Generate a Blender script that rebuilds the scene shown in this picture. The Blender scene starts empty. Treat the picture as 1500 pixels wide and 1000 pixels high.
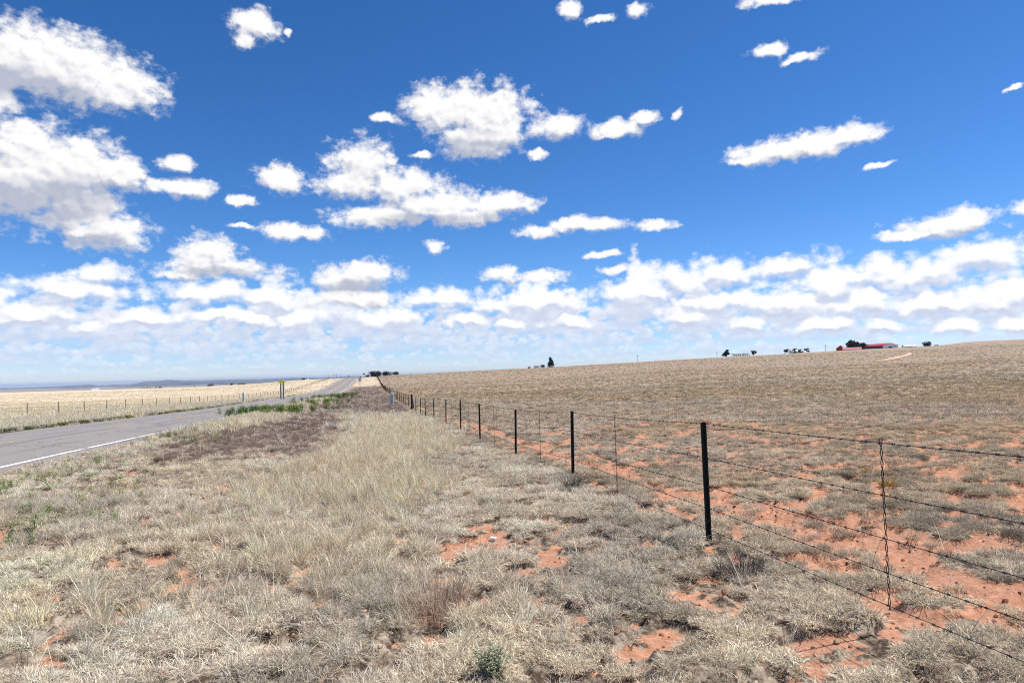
import bpy, bmesh, math, random
import numpy as np
from mathutils import Matrix, Vector

random.seed(7)
rng = np.random.default_rng(7)
S = bpy.context.scene
COL = S.collection
rad = math.radians

# ------------------------------------------------------------------ camera
EYE = 1.8
PITCH, ROLL = rad(2.55), rad(-1.6)
cam_d = bpy.data.cameras.new('camera')
cam = bpy.data.objects.new('camera', cam_d)
COL.objects.link(cam)
cam_d.sensor_width = 36.0
cam_d.lens = 24.0
cam_d.clip_start = 0.05
cam_d.clip_end = 60000
RM = Matrix.Rotation(math.pi / 2 + PITCH, 4, 'X') @ Matrix.Rotation(ROLL, 4, 'Z')
cam.matrix_world = Matrix.Translation((0, 0, EYE)) @ RM
S.camera = cam


def ray(px, py):
    """direction through a pixel of the 1500 x 1000 photograph, with y = 1"""
    v = RM.to_3x3() @ Vector(((px - 750) / 1000, -(py - 500) / 1000, -1))
    return v / v.y


# ------------------------------------------------------------------ exposure, sun, sky
S.view_settings.view_transform = 'Standard'
S.view_settings.look = 'None'
S.view_settings.exposure = 0.30
S.view_settings.gamma = 1.0
S.cycles.max_bounces = 5
S.cycles.diffuse_bounces = 2
S.cycles.transmission_bounces = 3
S.cycles.transparent_max_bounces = 8
S.cycles.volume_bounces = 0
S.cycles.filter_width = 1.1
S.cycles.use_denoising = False
SUN_AZ, SUN_EL = rad(78), rad(62)          # clockwise from +Y, above the horizon
sun_d = bpy.data.lights.new('sun', 'SUN')
sun_d.energy = 5.0
sun_d.angle = rad(0.5)
sun_d.color = (1.0, 0.955, 0.89)
sun = bpy.data.objects.new('sun', sun_d)
COL.objects.link(sun)
sdir = Vector((math.sin(SUN_AZ) * math.cos(SUN_EL), math.cos(SUN_AZ) * math.cos(SUN_EL), math.sin(SUN_EL)))
sun.rotation_euler = sdir.to_track_quat('Z', 'Y').to_euler()
sun.location = (0, 0, 60)

SKY_STRENGTH = 0.1


class NT:
    """small helper for building node trees"""
    def __init__(s, tree):
        s.t = tree

    def n(s, kind, **kw):
        nd = s.t.nodes.new(kind)
        for k, v in kw.items():
            setattr(nd, k, v)
        return nd

    def put(s, sock, v):
        if v is None:
            return
        if isinstance(v, bpy.types.NodeSocket):
            s.t.links.new(v, sock)
        else:
            sock.default_value = v

    def m(s, op, a, b=None, c=None, clamp=False):
        nd = s.n('ShaderNodeMath', operation=op, use_clamp=clamp)
        s.put(nd.inputs[0], a); s.put(nd.inputs[1], b); s.put(nd.inputs[2], c)
        return nd.outputs[0]

    def v(s, op, a, b=None, c=None):
        nd = s.n('ShaderNodeVectorMath', operation=op)
        s.put(nd.inputs[0], a); s.put(nd.inputs[1], b)
        if c is not None:
            s.put(nd.inputs[2], c)
        return nd.outputs['Value'] if op in ('LENGTH', 'DOT_PRODUCT') else nd.outputs[0]

    def mix(s, f, a, b, blend='MIX'):
        nd = s.n('ShaderNodeMix', data_type='RGBA', blend_type=blend)
        s.put(nd.inputs[0], f); s.put(nd.inputs[6], a); s.put(nd.inputs[7], b)
        return nd.outputs[2]

    def ss(s, x, lo, hi, tlo=0.0, thi=1.0):
        nd = s.n('ShaderNodeMapRange', interpolation_type='SMOOTHSTEP')
        s.put(nd.inputs[0], x); s.put(nd.inputs[1], lo); s.put(nd.inputs[2], hi)
        s.put(nd.inputs[3], tlo); s.put(nd.inputs[4], thi)
        return nd.outputs[0]

    def noise(s, vec, scale, detail=4, rough=.55, dim='3D', color=False, dist=0.0):
        nd = s.n('ShaderNodeTexNoise', noise_dimensions=dim)
        s.put(nd.inputs['Vector'], vec)
        nd.inputs['Scale'].default_value = scale
        nd.inputs['Detail'].default_value = detail
        nd.inputs['Roughness'].default_value = rough
        nd.inputs['Distortion'].default_value = dist
        return nd.outputs['Color' if color else 'Fac']

    def xyz(s, x, y, z=0.0):
        nd = s.n('ShaderNodeCombineXYZ')
        s.put(nd.inputs[0], x); s.put(nd.inputs[1], y); s.put(nd.inputs[2], z)
        return nd.outputs[0]


# clouds: (x, y, half width, half height) as seen from the camera, turned into compass direction and elevation
CLOUDS = [
    (40, 88, 90, 58), (110, 102, 85, 48), (180, 124, 72, 38), (-40, 100, 90, 75), (-5, 140, 40, 28), (-140, 90, 120, 90),
    (70, 262, 140, 72), (70, 92, 130, 52), (50, 215, 85, 45), (110, 245, 92, 55), (20, 275, 95, 52), (185, 252, 45, 30), (150, 338, 76, 30), (120, 305, 70, 36), (-60, 250, 110, 80), (-190, 260, 120, 70),
    (372, 36, 36, 20), (362, 58, 16, 12), (420, 45, 7, 5),
    (257, 238, 26, 14), (272, 274, 52, 14), (355, 294, 26, 9), (412, 264, 42, 20), (350, 330, 20, 4),
    (430, 337, 58, 15), (530, 240, 52, 38), (515, 268, 55, 22), (595, 272, 66, 26), (640, 300, 90, 26), (560, 316, 76, 20), (735, 299, 60, 17), (690, 316, 66, 14),
    (650, 160, 62, 34), (712, 164, 72, 40), (700, 206, 66, 26), (738, 190, 34, 28), (615, 228, 16, 6), (565, 175, 22, 8),
    (812, 186, 42, 20), (790, 229, 16, 7), (905, 186, 46, 13), (942, 172, 30, 9), (895, 196, 20, 6), (993, 170, 10, 7),
    (835, 12, 22, 12), (935, 15, 18, 12), (880, 28, 22, 6), (1125, 2, 50, 9),
    (1127, 75, 28, 10), (1180, 83, 32, 8), (1155, 92, 14, 4), (1480, 132, 14, 4), (1285, 243, 24, 4),
    (1130, 222, 66, 17), (1190, 208, 74, 20), (1245, 194, 56, 17), (1100, 233, 36, 8),
    (1390, 328, 84, 20), (1422, 318, 56, 16), (1325, 342, 48, 9), (1500, 303, 22, 12), (1560, 330, 60, 25),
    (855, 327, 58, 13), (790, 340, 36, 10), (960, 332, 30, 8), (640, 357, 18, 10),
    (738, 404, 32, 14), (800, 403, 42, 10), (900, 397, 36, 9), (885, 373, 30, 5),
    (302, 372, 50, 30), (320, 394, 104, 17), (262, 400, 48, 10),
    (535, 398, 56, 18), (512, 408, 60, 24), (520, 434, 86, 18),
]
# banks of cloud low over the horizon: softer, with grey undersides
BANKS = [
    (150, 402, 50, 17), (100, 426, 86, 20), (40, 454, 84, 17), (-20, 436, 60, 20), (300, 432, 74, 19), (215, 466, 56, 13), (396, 438, 52, 14), (440, 466, 40, 20), (345, 466, 60, 12),
    (130, 478, 30, 11), (652, 438, 52, 18), (722, 446, 40, 15), (792, 440, 70, 18), (690, 470, 36, 12), (562, 464, 50, 17), (832, 472, 34, 11), (745, 476, 26, 10),
    (1000, 406, 70, 22), (1060, 398, 60, 18), (935, 430, 70, 18), (1160, 384, 56, 16), (1292, 396, 44, 26), (1215, 414, 66, 22), (1360, 404, 70, 24), (1440, 378, 80, 26),
    (1060, 440, 70, 18), (1160, 442, 60, 20), (1262, 440, 70, 20), (1370, 446, 70, 20), (1470, 434, 70, 30), (1000, 466, 40, 15), (1100, 472, 28, 14), (1205, 470, 40, 16), (1300, 476, 26, 12), (1400, 476, 40, 15), (1490, 474, 40, 15), (1600, 410, 120, 40), (-90, 440, 90, 34),
]

# thick middles that show grey from below
THICK = [(40, 292, 150, 34), (120, 285, 80, 24), (-60, 300, 120, 40), (40, 130, 110, 26), (140, 352, 50, 10), (320, 398, 80, 8), (640, 322, 100, 12), (690, 215, 50, 14), (530, 418, 50, 10)]


def ae(px, py):
    d = ray(px, py)
    return math.atan2(d.x, d.y), math.atan2(d.z, math.hypot(d.x, d.y))


def build_world():
    w = bpy.data.worlds.new('World')
    S.world = w
    w.use_nodes = True
    t = w.node_tree
    t.nodes.clear()
    N = NT(t)
    sky = N.n('ShaderNodeTexSky', sky_type='NISHITA', sun_disc=False)
    sky.sun_elevation = SUN_EL
    sky.sun_rotation = SUN_AZ
    sky.altitude = 1700
    sky.air_density = 1.0
    sky.dust_density = 0.1
    sky.ozone_density = 1.0
    hs = N.n('ShaderNodeHueSaturation')
    hs.inputs['Hue'].default_value = 0.5
    hs.inputs['Saturation'].default_value = 1.0
    hs.inputs['Value'].default_value = 1.0
    t.links.new(sky.outputs[0], hs.inputs['Color'])
    skyc = N.v('SCALE', hs.outputs[0])
    skyc.node.inputs['Scale'].default_value = SKY_STRENGTH
    # deep blue of dry high country air: each channel gets its own contrast
    ssep = N.n('ShaderNodeSeparateXYZ'); t.links.new(skyc, ssep.inputs[0])
    skyc = N.xyz(N.m('MULTIPLY', N.m('POWER', ssep.outputs[0], 1.55), .86), N.m('MULTIPLY', N.m('POWER', ssep.outputs[1], 1.20), .91), N.m('MULTIPLY', N.m('POWER', ssep.outputs[2], 1.14), 1.26))
    # direction -> compass angle and elevation
    g = N.n('ShaderNodeTexCoord').outputs['Generated']
    sep = N.n('ShaderNodeSeparateXYZ')
    t.links.new(g, sep.inputs[0])
    az = N.m('ARCTAN2', sep.outputs[0], sep.outputs[1])
    el = N.m('ARCSINE', sep.outputs[2])
    P = N.xyz(az, el, 0.0)

    def field_group(name, blobs):
        gt = bpy.data.node_groups.new(name, 'ShaderNodeTree')
        gt.interface.new_socket('P', in_out='INPUT', socket_type='NodeSocketVector')
        gt.interface.new_socket('F', in_out='OUTPUT', socket_type='NodeSocketFloat')
        G = NT(gt)
        gi = G.n('NodeGroupInput'); go = G.n('NodeGroupOutput')
        run = None
        for (px, py, rx, ry) in blobs:
            a, e = ae(px, py)
            d = ray(px, py)
            k = 1 / math.hypot(1, d.x)
            sx, sy = 1000 / rx / (k * k), 1000 / ry / k
            q = G.v('MULTIPLY_ADD', gi.outputs[0], (sx, sy, 0), (-a * sx, -e * sy, 0))
            q = G.v('LENGTH', q)
            run = q if run is None else G.m('SMOOTH_MIN', run, q, 0.25)
        gt.links.new(G.m('SUBTRACT', 1.0, run), go.inputs[0])
        return gt

    gA = field_group('cloud_field', CLOUDS)
    gB = field_group('bank_field', BANKS)
    gG = field_group('thick_field', THICK)

    def ev(gt, p):
        nd = N.n('ShaderNodeGroup')
        nd.node_tree = gt
        t.links.new(p, nd.inputs[0])
        return nd.outputs[0]

    # ragged edges: the coordinates are shifted by noise at two sizes, and rounded lumps grow on the outline
    w1 = N.v('SUBTRACT', N.noise(P, 17, 2, .5, color=True), (.5, .5, .5))
    w2 = N.v('SUBTRACT', N.noise(P, 70, 5, .62, color=True), (.5, .5, .5))
    Pw = N.v('MULTIPLY_ADD', w1, (0.040, 0.022, 0), P)
    Pw = N.v('MULTIPLY_ADD', w2, (0.013, 0.011, 0), Pw)

    def lumps(vec, scale, detail=2.0):
        vo = N.n('ShaderNodeTexVoronoi', feature='SMOOTH_F1', voronoi_dimensions='2D', normalize=True)
        N.put(vo.inputs['Vector'], vec)
        vo.inputs['Scale'].default_value = scale
        vo.inputs['Detail'].default_value = detail
        vo.inputs['Roughness'].default_value = .5
        vo.inputs['Smoothness'].default_value = .35
        return N.m('SUBTRACT', .42, vo.outputs['Distance'])
    Pl = N.v('MULTIPLY_ADD', w2, (0.016, 0.016, 0), N.v('MULTIPLY', P, (1, 1.25, 1)))
    lu = lumps(Pl, 34)
    lu_up = lumps(N.v('ADD', Pl, (0.004, 0.007, 0)), 34, 1.0)
    nz = N.noise(N.v('MULTIPLY', P, (1, 1.4, 1)), 60, 6, .66)
    n0 = N.m('ADD', N.m('MULTIPLY', N.m('SUBTRACT', nz, .5), 1.35), N.m('MULTIPLY', lu, 1.15))
    # A: scattered fair weather clouds
    FA = ev(gA, Pw)
    FA2 = ev(gA, N.v('ADD', Pw, (0.003, 0.014, 0)))
    GR = ev(gG, Pw)
    dA = N.m('ADD', n0, N.m('SUBTRACT', FA, .03))
    alpha = N.ss(dA, -0.08, 0.62)
    relief = N.m('SUBTRACT', lu, lu_up)
    under = N.m('SUBTRACT', N.m('MINIMUM', FA2, .6), N.m('MINIMUM', FA, .6))
    litA = N.m('SUBTRACT', N.m('MULTIPLY_ADD', relief, 1.3, .82), N.m('MULTIPLY', under, 1.15), clamp=True)
    litA = N.m('SUBTRACT', litA, N.m('MULTIPLY', N.ss(N.m('ADD', GR, N.m('MULTIPLY', lu, .5)), -.2, .7), .55), clamp=True)
    colA = N.mix(N.ss(litA, 0.15, 1.05), (0.40, 0.43, 0.52, 1), (0.83, 0.822, 0.815, 1))
    # B: rows of flat based cumulus, smaller and fainter towards the horizon
    c = skyc
    rows = [(.010, .013, .52, .42, 30), (.020, .020, .49, .55, 24), (.033, .032, .455, .72, 20), (.050, .044, .45, .84, 16), (.068, .056, .485, .9, 13)]
    for k, (base, h, th, op, fq) in enumerate(rows):
        cov = N.noise(N.xyz(az, k * 3.1 + .7), fq, 3, .5)                       # tall and low stretches along the row
        wob = N.m('MULTIPLY', N.m('SUBTRACT', N.noise(N.xyz(az, k * 1.7 + 9), 9, 2, .5), .5), 0.022)
        rel = N.m('DIVIDE', N.m('SUBTRACT', N.m('SUBTRACT', el, base), wob), h)
        top = N.m('MULTIPLY', N.m('SUBTRACT', cov, th - .12), 4.2)
        lk = lumps(N.v('MULTIPLY_ADD', w2, (0.012, 0.012, 0), N.xyz(az, N.m('MULTIPLY_ADD', el, 1.7, k * .31))), 30 + 12 * (4 - k), 1.5)
        T = N.m('ADD', N.m('SUBTRACT', top, rel), N.m('ADD', N.m('MULTIPLY', lk, 1.9), N.m('MULTIPLY', N.m('SUBTRACT', nz, .5), .9)))
        a_ = N.m('MULTIPLY', N.m('MULTIPLY', N.ss(T, 0, .55), N.ss(N.m('ADD', rel, N.m('MULTIPLY', N.m('SUBTRACT', nz, .5), 1.0)), -.22, .22)), op)
        lit = N.m('ADD', N.m('MULTIPLY', rel, .62), N.m('ADD', N.m('MULTIPLY', lk, 1.0), N.m('MULTIPLY', T, -.10)))
        f_ = k / 4.0
        c_ = N.mix(N.ss(lit, -.05, .75), (0.52 - .0 * f_, 0.60 - .03 * f_, 0.76 - .06 * f_, 1), (0.78 + .05 * f_, 0.81 + .03 * f_, 0.86, 1))
        c = N.mix(a_, c, c_)
    # C: the larger banks that stand up out of those rows
    Pb = N.v('MULTIPLY_ADD', w1, (0.02, 0.012, 0), Pw)
    lu_b = lumps(N.v('MULTIPLY_ADD', w2, (0.010, 0.010, 0), N.v('MULTIPLY', P, (1, 1.1, 1))), 36, 1.6)
    lu_b2 = lumps(N.v('MULTIPLY_ADD', w2, (0.010, 0.010, 0), N.v('MULTIPLY', N.v('ADD', P, (0.003, 0.006, 0)), (1, 1.1, 1))), 36, 1.0)
    FB = ev(gB, Pb)
    FB2 = ev(gB, N.v('ADD', Pb, (0.002, 0.012, 0)))
    nB = N.m('ADD', N.m('MULTIPLY', N.m('SUBTRACT', nz, .5), 1.3), N.m('MULTIPLY', lu_b, 1.7))
    alB = N.m('MULTIPLY', N.ss(N.m('ADD', FB, nB), -0.2, 0.7), .95)
    unB = N.m('SUBTRACT', N.m('MINIMUM', FB2, .7), N.m('MINIMUM', FB, .7))
    litB = N.m('SUBTRACT', N.m('MULTIPLY_ADD', N.m('SUBTRACT', lu_b, lu_b2), 1.2, .76), N.m('MULTIPLY', unB, 1.0), clamp=True)
    colB = N.mix(N.ss(litB, 0.30, .95), (0.50, 0.55, 0.68, 1), (0.86, 0.86, 0.865, 1))
    c = N.mix(alB, c, colB)
    c = N.mix(alpha, c, colA)
    bg = N.n('ShaderNodeBackground')
    t.links.new(c, bg.inputs[0])
    bg.inputs[1].default_value = 1.0
    t.links.new(bg.outputs[0], N.n('ShaderNodeOutputWorld').inputs[0])
    w.cycles.sampling_method = 'MANUAL'
    w.cycles.sample_map_resolution = 256


build_world()


# ------------------------------------------------------------------ numpy noise
_P = rng.permutation(4096)
_G = rng.random(4096)


def _h(ix, iy, s):
    return _G[_P[(ix + _P[(iy + s * 131) & 4095]) & 4095]]


def vnoise(x, y, s=0):
    x = np.asarray(x, float); y = np.asarray(y, float)
    ix = np.floor(x).astype(int); iy = np.floor(y).astype(int)
    fx = x - ix; fy = y - iy
    fx = fx * fx * (3 - 2 * fx); fy = fy * fy * (3 - 2 * fy)
    a = _h(ix, iy, s); b = _h(ix + 1, iy, s); c = _h(ix, iy + 1, s); d = _h(ix + 1, iy + 1, s)
    return (a + (b - a) * fx) * (1 - fy) + (c + (d - c) * fx) * fy


def fbm(x, y, s=0, o=4, r=.5):
    v = 0; a = 1; tot = 0
    for i in range(o):
        v = v + a * vnoise(x * 2 ** i + i * 17.3, y * 2 ** i - i * 9.1, s + i)
        tot += a; a *= r
    return v / tot


def sstep(x, a, b):
    t = np.clip((np.asarray(x, float) - a) / (b - a), 0, 1)
    return t * t * (3 - 2 * t)


# ------------------------------------------------------------------ terrain shape
DIR = 0.207                      # road and fence run along x = t - DIR * y
DC = 450.0


def smooth_table(pts, w):
    xs = np.arange(-60, 1400, 2.0)
    p = np.array(pts)
    v = np.interp(xs, p[:, 0], p[:, 1])
    k = max(1, int(w / 2))
    ker = np.hanning(2 * k + 1); ker /= ker.sum()
    vp = np.pad(v, k, mode='edge')
    return xs, np.convolve(vp, ker, 'valid')


ROAD_T = smooth_table([(-60, 0), (14, 0), (28, -.2), (65, -.82), (120, -1.6), (195, -2.45), (232, -2.35), (330, -.6), (440, .95), (520, .6), (700, -4), (1400, -30)], 16)
FENCE_T = smooth_table([(-60, 0), (7, 0), (12, -.13), (17, -.32), (22.5, -.45), (28, -.6), (33, -.68), (43, -.95), (49, -1.12), (60, -1.3), (75, -1.55), (120, -1.9), (195, -2.3), (240, -2.1), (330, -.5), (450, 1.0), (520, .6), (700, -4), (1400, -30)], 6)


def u_of(px, py):
    return ray(px, py).x


def z_of(px, py, d):
    return EYE + ray(px, py).z * d


CREST = [(-2.0, -3.0)]
for px, py in [(-300, 584.5), (0, 575.6), (150, 571.5), (300, 567), (370, 562.5), (430, 557), (470, 555.2), (509, 553.5), (547, 552), (590, 548.3), (740, 540.6), (800, 538), (934, 530), (1047, 523.4), (1140, 518.6), (1200, 515), (1280, 510.5), (1340, 508), (1380, 505.5), (1410, 501.5), (1440, 499.5), (1480, 497.6), (1560, 495)]:
    CREST.append((u_of(px, py), z_of(px, py, DC)))
CREST.append((2.0, 24.0))
CREST = np.array(CREST)


def gz(X, Y):
    X = np.asarray(X, float); Y = np.asarray(Y, float)
    t = X + DIR * Y
    Yc = np.maximum(Y, -50)
    pr = np.interp(Yc, *ROAD_T); pf = np.interp(Yc, *FENCE_T)
    z = pr + (pf - pr) * sstep(t, -7, 3)
    pr_c = np.interp(DC, *ROAD_T); pf_c = np.interp(DC, *FENCE_T)
    pc = pr_c + (pf_c - pr_c) * sstep(t, -7, 3)
    u = X / np.maximum(Y, 1.0)
    zc = np.interp(u, CREST[:, 0], CREST[:, 1])
    s = np.clip(Y / DC, 0, 1) ** 1.5
    z = z + (zc - pc) * s
    # past the crest the land falls away to a wide plain far below
    far = np.hypot(X, Y)
    z = z - np.maximum(Y - 600, 0) * 0.02
    low = -62 + 6 * (fbm(X / 1500, Y / 1500, 5, 3) - .5)
    z = z + (low - z) * sstep(far, 900, 2600)
    return z


def relief(X, Y):
    """small hummocks of clump and bare soil away from the road"""
    t = X + DIR * Y
    off = sstep(t, -6.8, -5.5) + sstep(t, -18.5, -21)
    r = np.hypot(X, Y)
    n = ((fbm(X * 1.3, Y * 1.3, 11, 3) - .5) * 0.07 + .075 * sstep(clump_field(X, Y), .40, .56)) * (1 - sstep(r, 18, 45)) + (fbm(X * .22, Y * .22, 15, 2) - .5) * 0.16 * (1 - sstep(r, 90, 200))
    n = n - 0.05 * np.exp(-((t - 4.45) / .45) ** 2)
    mid = (fbm(X / 55, Y / 38, 25, 3) - .5) * 1.1 * sstep(r, 60, 200) * (1 - sstep(r, 300, 420)) * sstep(t, 6, 40)
    return n * off * (1 - sstep(r, 700, 1200)) + mid


def gtop(X, Y):
    return gz(X, Y) + relief(X, Y)


def clump_field(X, Y):
    """0..1, high where the grass grows, low where red soil shows"""
    return fbm(X * 3.1 + 3, Y * 3.9, 31, 4, .62)


# ------------------------------------------------------------------ helpers for objects
def link(o, parent=None):
    COL.objects.link(o)
    if parent is not None:
        o.parent = parent
    return o


def tag(o, label=None, cat=None, group=None, kind=None):
    if label: o['label'] = label
    if cat: o['category'] = cat
    if group: o['group'] = group
    if kind: o['kind'] = kind
    return o


def mesh_np(name, V, F, mat, smooth=False):
    me = bpy.data.meshes.new(name)
    me.from_pydata([tuple(map(float, v)) for v in V] if not isinstance(V, np.ndarray) else V.tolist(), [], F if isinstance(F, list) else F.tolist())
    if mat: me.materials.append(mat)
    if smooth:
        me.polygons.foreach_set('use_smooth', [True] * len(me.polygons))
    me.update()
    return me


def obj(name, me, parent=None, loc=(0, 0, 0), rot=(0, 0, 0)):
    o = bpy.data.objects.new(name, me)
    o.location = loc
    o.rotation_euler = rot
    return link(o, parent)


def empty(name, loc, rotz=0, **kw):
    o = bpy.data.objects.new(name, None)
    o.location = loc
    o.rotation_euler = (0, 0, rotz)
    o.empty_display_size = .3
    link(o)
    return tag(o, **kw)


def copy_tree(o, parent=None):
    c = o.copy()
    COL.objects.link(c)
    c.parent = parent
    for ch in list(o.children):
        copy_tree(ch, c)
    return c


class MB:
    """collects boxes, tubes and quads into one mesh"""
    def __init__(s):
        s.V, s.F, s.mi = [], [], []

    def add(s, V, F, mi=0):
        b = len(s.V)
        s.V += [tuple(v) for v in V]
        s.F += [tuple(i + b for i in f) for f in F]
        s.mi += [mi] * len(F)
        return s

    def box(s, x0, x1, y0, y1, z0, z1, mi=0):
        V = [(x, y, z) for z in (z0, z1) for y in (y0, y1) for x in (x0, x1)]
        return s.add(V, [(0, 2, 3, 1), (4, 5, 7, 6), (0, 1, 5, 4), (2, 6, 7, 3), (0, 4, 6, 2), (1, 3, 7, 5)], mi)

    def tube(s, pts, r, k=6, mi=0, cap=True):
        pts = [Vector(p) for p in pts]
        rs = r if isinstance(r, (list, tuple)) else [r] * len(pts)
        rings = []
        for i, p in enumerate(pts):
            d = (pts[min(i + 1, len(pts) - 1)] - pts[max(i - 1, 0)])
            d.normalize()
            a = d.cross(Vector((0, 0, 1)) if abs(d.z) < .9 else Vector((1, 0, 0))).normalized()
            b = d.cross(a)
            rings.append([p + (a * math.cos(2 * math.pi * j / k) + b * math.sin(2 * math.pi * j / k)) * rs[i] for j in range(k)])
        V = [v for g in rings for v in g]
        F = [(i * k + j, i * k + (j + 1) % k, (i + 1) * k + (j + 1) % k, (i + 1) * k + j) for i in range(len(pts) - 1) for j in range(k)]
        if cap:
            F += [tuple(range(k - 1, -1, -1)), tuple((len(pts) - 1) * k + j for j in range(k))]
        return s.add(V, F, mi)

    def me(s, name, *mats, smooth=False):
        me = bpy.data.meshes.new(name)
        me.from_pydata(s.V, [], s.F)
        for m in mats: me.materials.append(m)
        me.polygons.foreach_set('material_index', s.mi)
        if smooth: me.polygons.foreach_set('use_smooth', [True] * len(s.F))
        me.update()
        return me

    def build(s, name, mat, parent=None, loc=(0, 0, 0), smooth=False):
        return obj(name, s.me(name, *(mat if isinstance(mat, (list, tuple)) else [mat]), smooth=smooth), parent, loc)


# ------------------------------------------------------------------ materials
def mat_new(name):
    m = bpy.data.materials.new(name)
    m.use_nodes = True
    m.node_tree.nodes.clear()
    return m, NT(m.node_tree)


def finish(m, N, sh):
    N.t.links.new(sh, N.n('ShaderNodeOutputMaterial').inputs[0])
    return m


def simple(name, c, rough=.7, metal=0, vary=.18, scale=8, bump=.0, spec=.3):
    m, N = mat_new(name)
    p = N.n('ShaderNodeBsdfPrincipled')
    tc = N.n('ShaderNodeTexCoord').outputs['Object']
    n = N.noise(tc, scale, 5, .6)
    k = N.m('MULTIPLY_ADD', N.m('SUBTRACT', n, .5), vary * 2.5, 1.0)
    col = N.mix(1.0, (*c, 1), N.xyz(k, k, k), 'MULTIPLY')
    N.put(p.inputs['Base Color'], col)
    p.inputs['Roughness'].default_value = rough
    p.inputs['Metallic'].default_value = metal
    p.inputs['Specular IOR Level'].default_value = spec
    if bump:
        b = N.n('ShaderNodeBump')
        b.inputs['Strength'].default_value = bump
        b.inputs['Distance'].default_value = .01
        N.put(b.inputs['Height'], n)
        N.put(p.inputs['Normal'], b.outputs[0])
    return finish(m, N, p.outputs[0])


def blade_mat(name, transl=.25, instanced=True, c=(1, 1, 1)):
    """grass and leaves: base colour comes with each tuft, every blade varies"""
    m, N = mat_new(name)
    if instanced:
        a = N.n('ShaderNodeAttribute', attribute_type='INSTANCER', attribute_name='tint').outputs['Color']
    else:
        a = (*c, 1)
    bv = N.n('ShaderNodeAttribute', attribute_type='GEOMETRY', attribute_name='bv')
    sep = N.n('ShaderNodeSeparateColor')
    N.put(sep.inputs[0], bv.outputs['Color'])
    k = N.m('MULTIPLY_ADD', N.m('POWER', sep.outputs[0], 1.3), 1.05, .30)
    col = N.mix(1.0, a, N.xyz(k, N.m('MULTIPLY', k, .985), N.m('MULTIPLY', k, .90)), 'MULTIPLY')
    col = N.mix(N.m('MULTIPLY', sep.outputs[1], .4), col, N.mix(1.0, a, (1.10, .86, .58, 1), 'MULTIPLY'))
    d = N.n('ShaderNodeBsdfDiffuse'); N.put(d.inputs[0], col)
    tr = N.n('ShaderNodeBsdfTranslucent'); N.put(tr.inputs[0], col)
    mx = N.n('ShaderNodeMixShader'); mx.inputs[0].default_value = transl
    N.t.links.new(d.outputs[0], mx.inputs[1]); N.t.links.new(tr.outputs[0], mx.inputs[2])
    return finish(m, N, mx.outputs[0])


def ground_mat():
    m, N = mat_new('ground')
    p = N.n('ShaderNodeBsdfDiffuse')
    pos = N.n('ShaderNodeNewGeometry').outputs['Position']
    zone = N.n('ShaderNodeVertexColor', layer_name='zone')
    sz = N.n('ShaderNodeSeparateColor'); N.put(sz.inputs[0], zone.outputs[0])
    straw, weed, cover = sz.outputs[0], sz.outputs[1], sz.outputs[2]
    fine = N.noise(pos, 9, 7, .7)
    med = N.noise(pos, 1.4, 6, .6)
    big = N.noise(pos, .035, 5, .6)
    stripe = N.noise(N.v('MULTIPLY', pos, (.008, .035, 0)), 1.0, 5, .6)
    soil = N.mix(N.ss(fine, .3, .7), (.33, .150, .085, 1), (.57, .30, .185, 1))
    soil = N.mix(N.ss(med, .35, .75), soil, (.43, .225, .145, 1))
    crumbs = N.noise(pos, 34, 5, .8)
    soil = N.mix(N.m('MULTIPLY', N.ss(crumbs, .54, .62), .55), soil, (.20, .105, .065, 1))
    soil = N.mix(N.m('MULTIPLY', N.ss(N.noise(N.v('ADD', pos, (7, 3, 0)), 21, 6, .8), .57, .63), .65), soil, (.60, .50, .38, 1))
    shaded_litter = N.mix(N.ss(fine, .40, .66), (.075, .052, .038, 1), (.42, .34, .25, 1))  # dead litter, its dark tone deepened to paint shade between the clumps
    farg = N.mix(N.ss(N.noise(pos, 1.7, 9, .8), .42, .58), (.16, .12, .085, 1), (.50, .405, .29, 1))
    farg = N.mix(N.m('MULTIPLY', N.ss(big, .48, .66), .5), farg, (.36, .30, .24, 1))
    farg = N.mix(N.m('MULTIPLY', N.ss(stripe, .54, .66), .5), farg, (.40, .22, .13, 1))
    farg = N.mix(N.m('MULTIPLY', N.ss(stripe, .46, .34), .45), farg, (.30, .25, .17, 1))
    strawc = N.mix(N.ss(N.noise(N.v('MULTIPLY', pos, (.3, 1, 1)), .22, 8, .7), .38, .62), (.50, .40, .27, 1), (.76, .64, .46, 1))
    strawc = N.mix(N.m('MULTIPLY', N.ss(stripe, .54, .64), .5), strawc, (.42, .31, .24, 1))
    weedc = N.mix(N.ss(N.noise(pos, .9, 7, .75), .40, .62), (.15, .115, .105, 1), (.36, .29, .26, 1))
    c = N.mix(N.ss(N.m('ADD', cover, N.m('MULTIPLY', N.m('SUBTRACT', med, .5), .5)), .42, .58), soil, shaded_litter)
    dist = N.n('ShaderNodeAttribute', attribute_type='GEOMETRY', attribute_name='farg').outputs['Fac']
    c = N.mix(dist, c, farg)
    c = N.mix(straw, c, strawc)
    c = N.mix(weed, c, weedc)
    N.put(p.inputs[0], c)
    b = N.n('ShaderNodeBump')
    b.inputs['Strength'].default_value = .9
    b.inputs['Distance'].default_value = .05
    N.put(b.inputs['Height'], N.m('ADD', N.m('MULTIPLY', fine, .35), N.noise(pos, 3, 5, .7)))
    N.put(p.inputs['Normal'], b.outputs[0])
    return finish(m, N, p.outputs[0])


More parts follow.
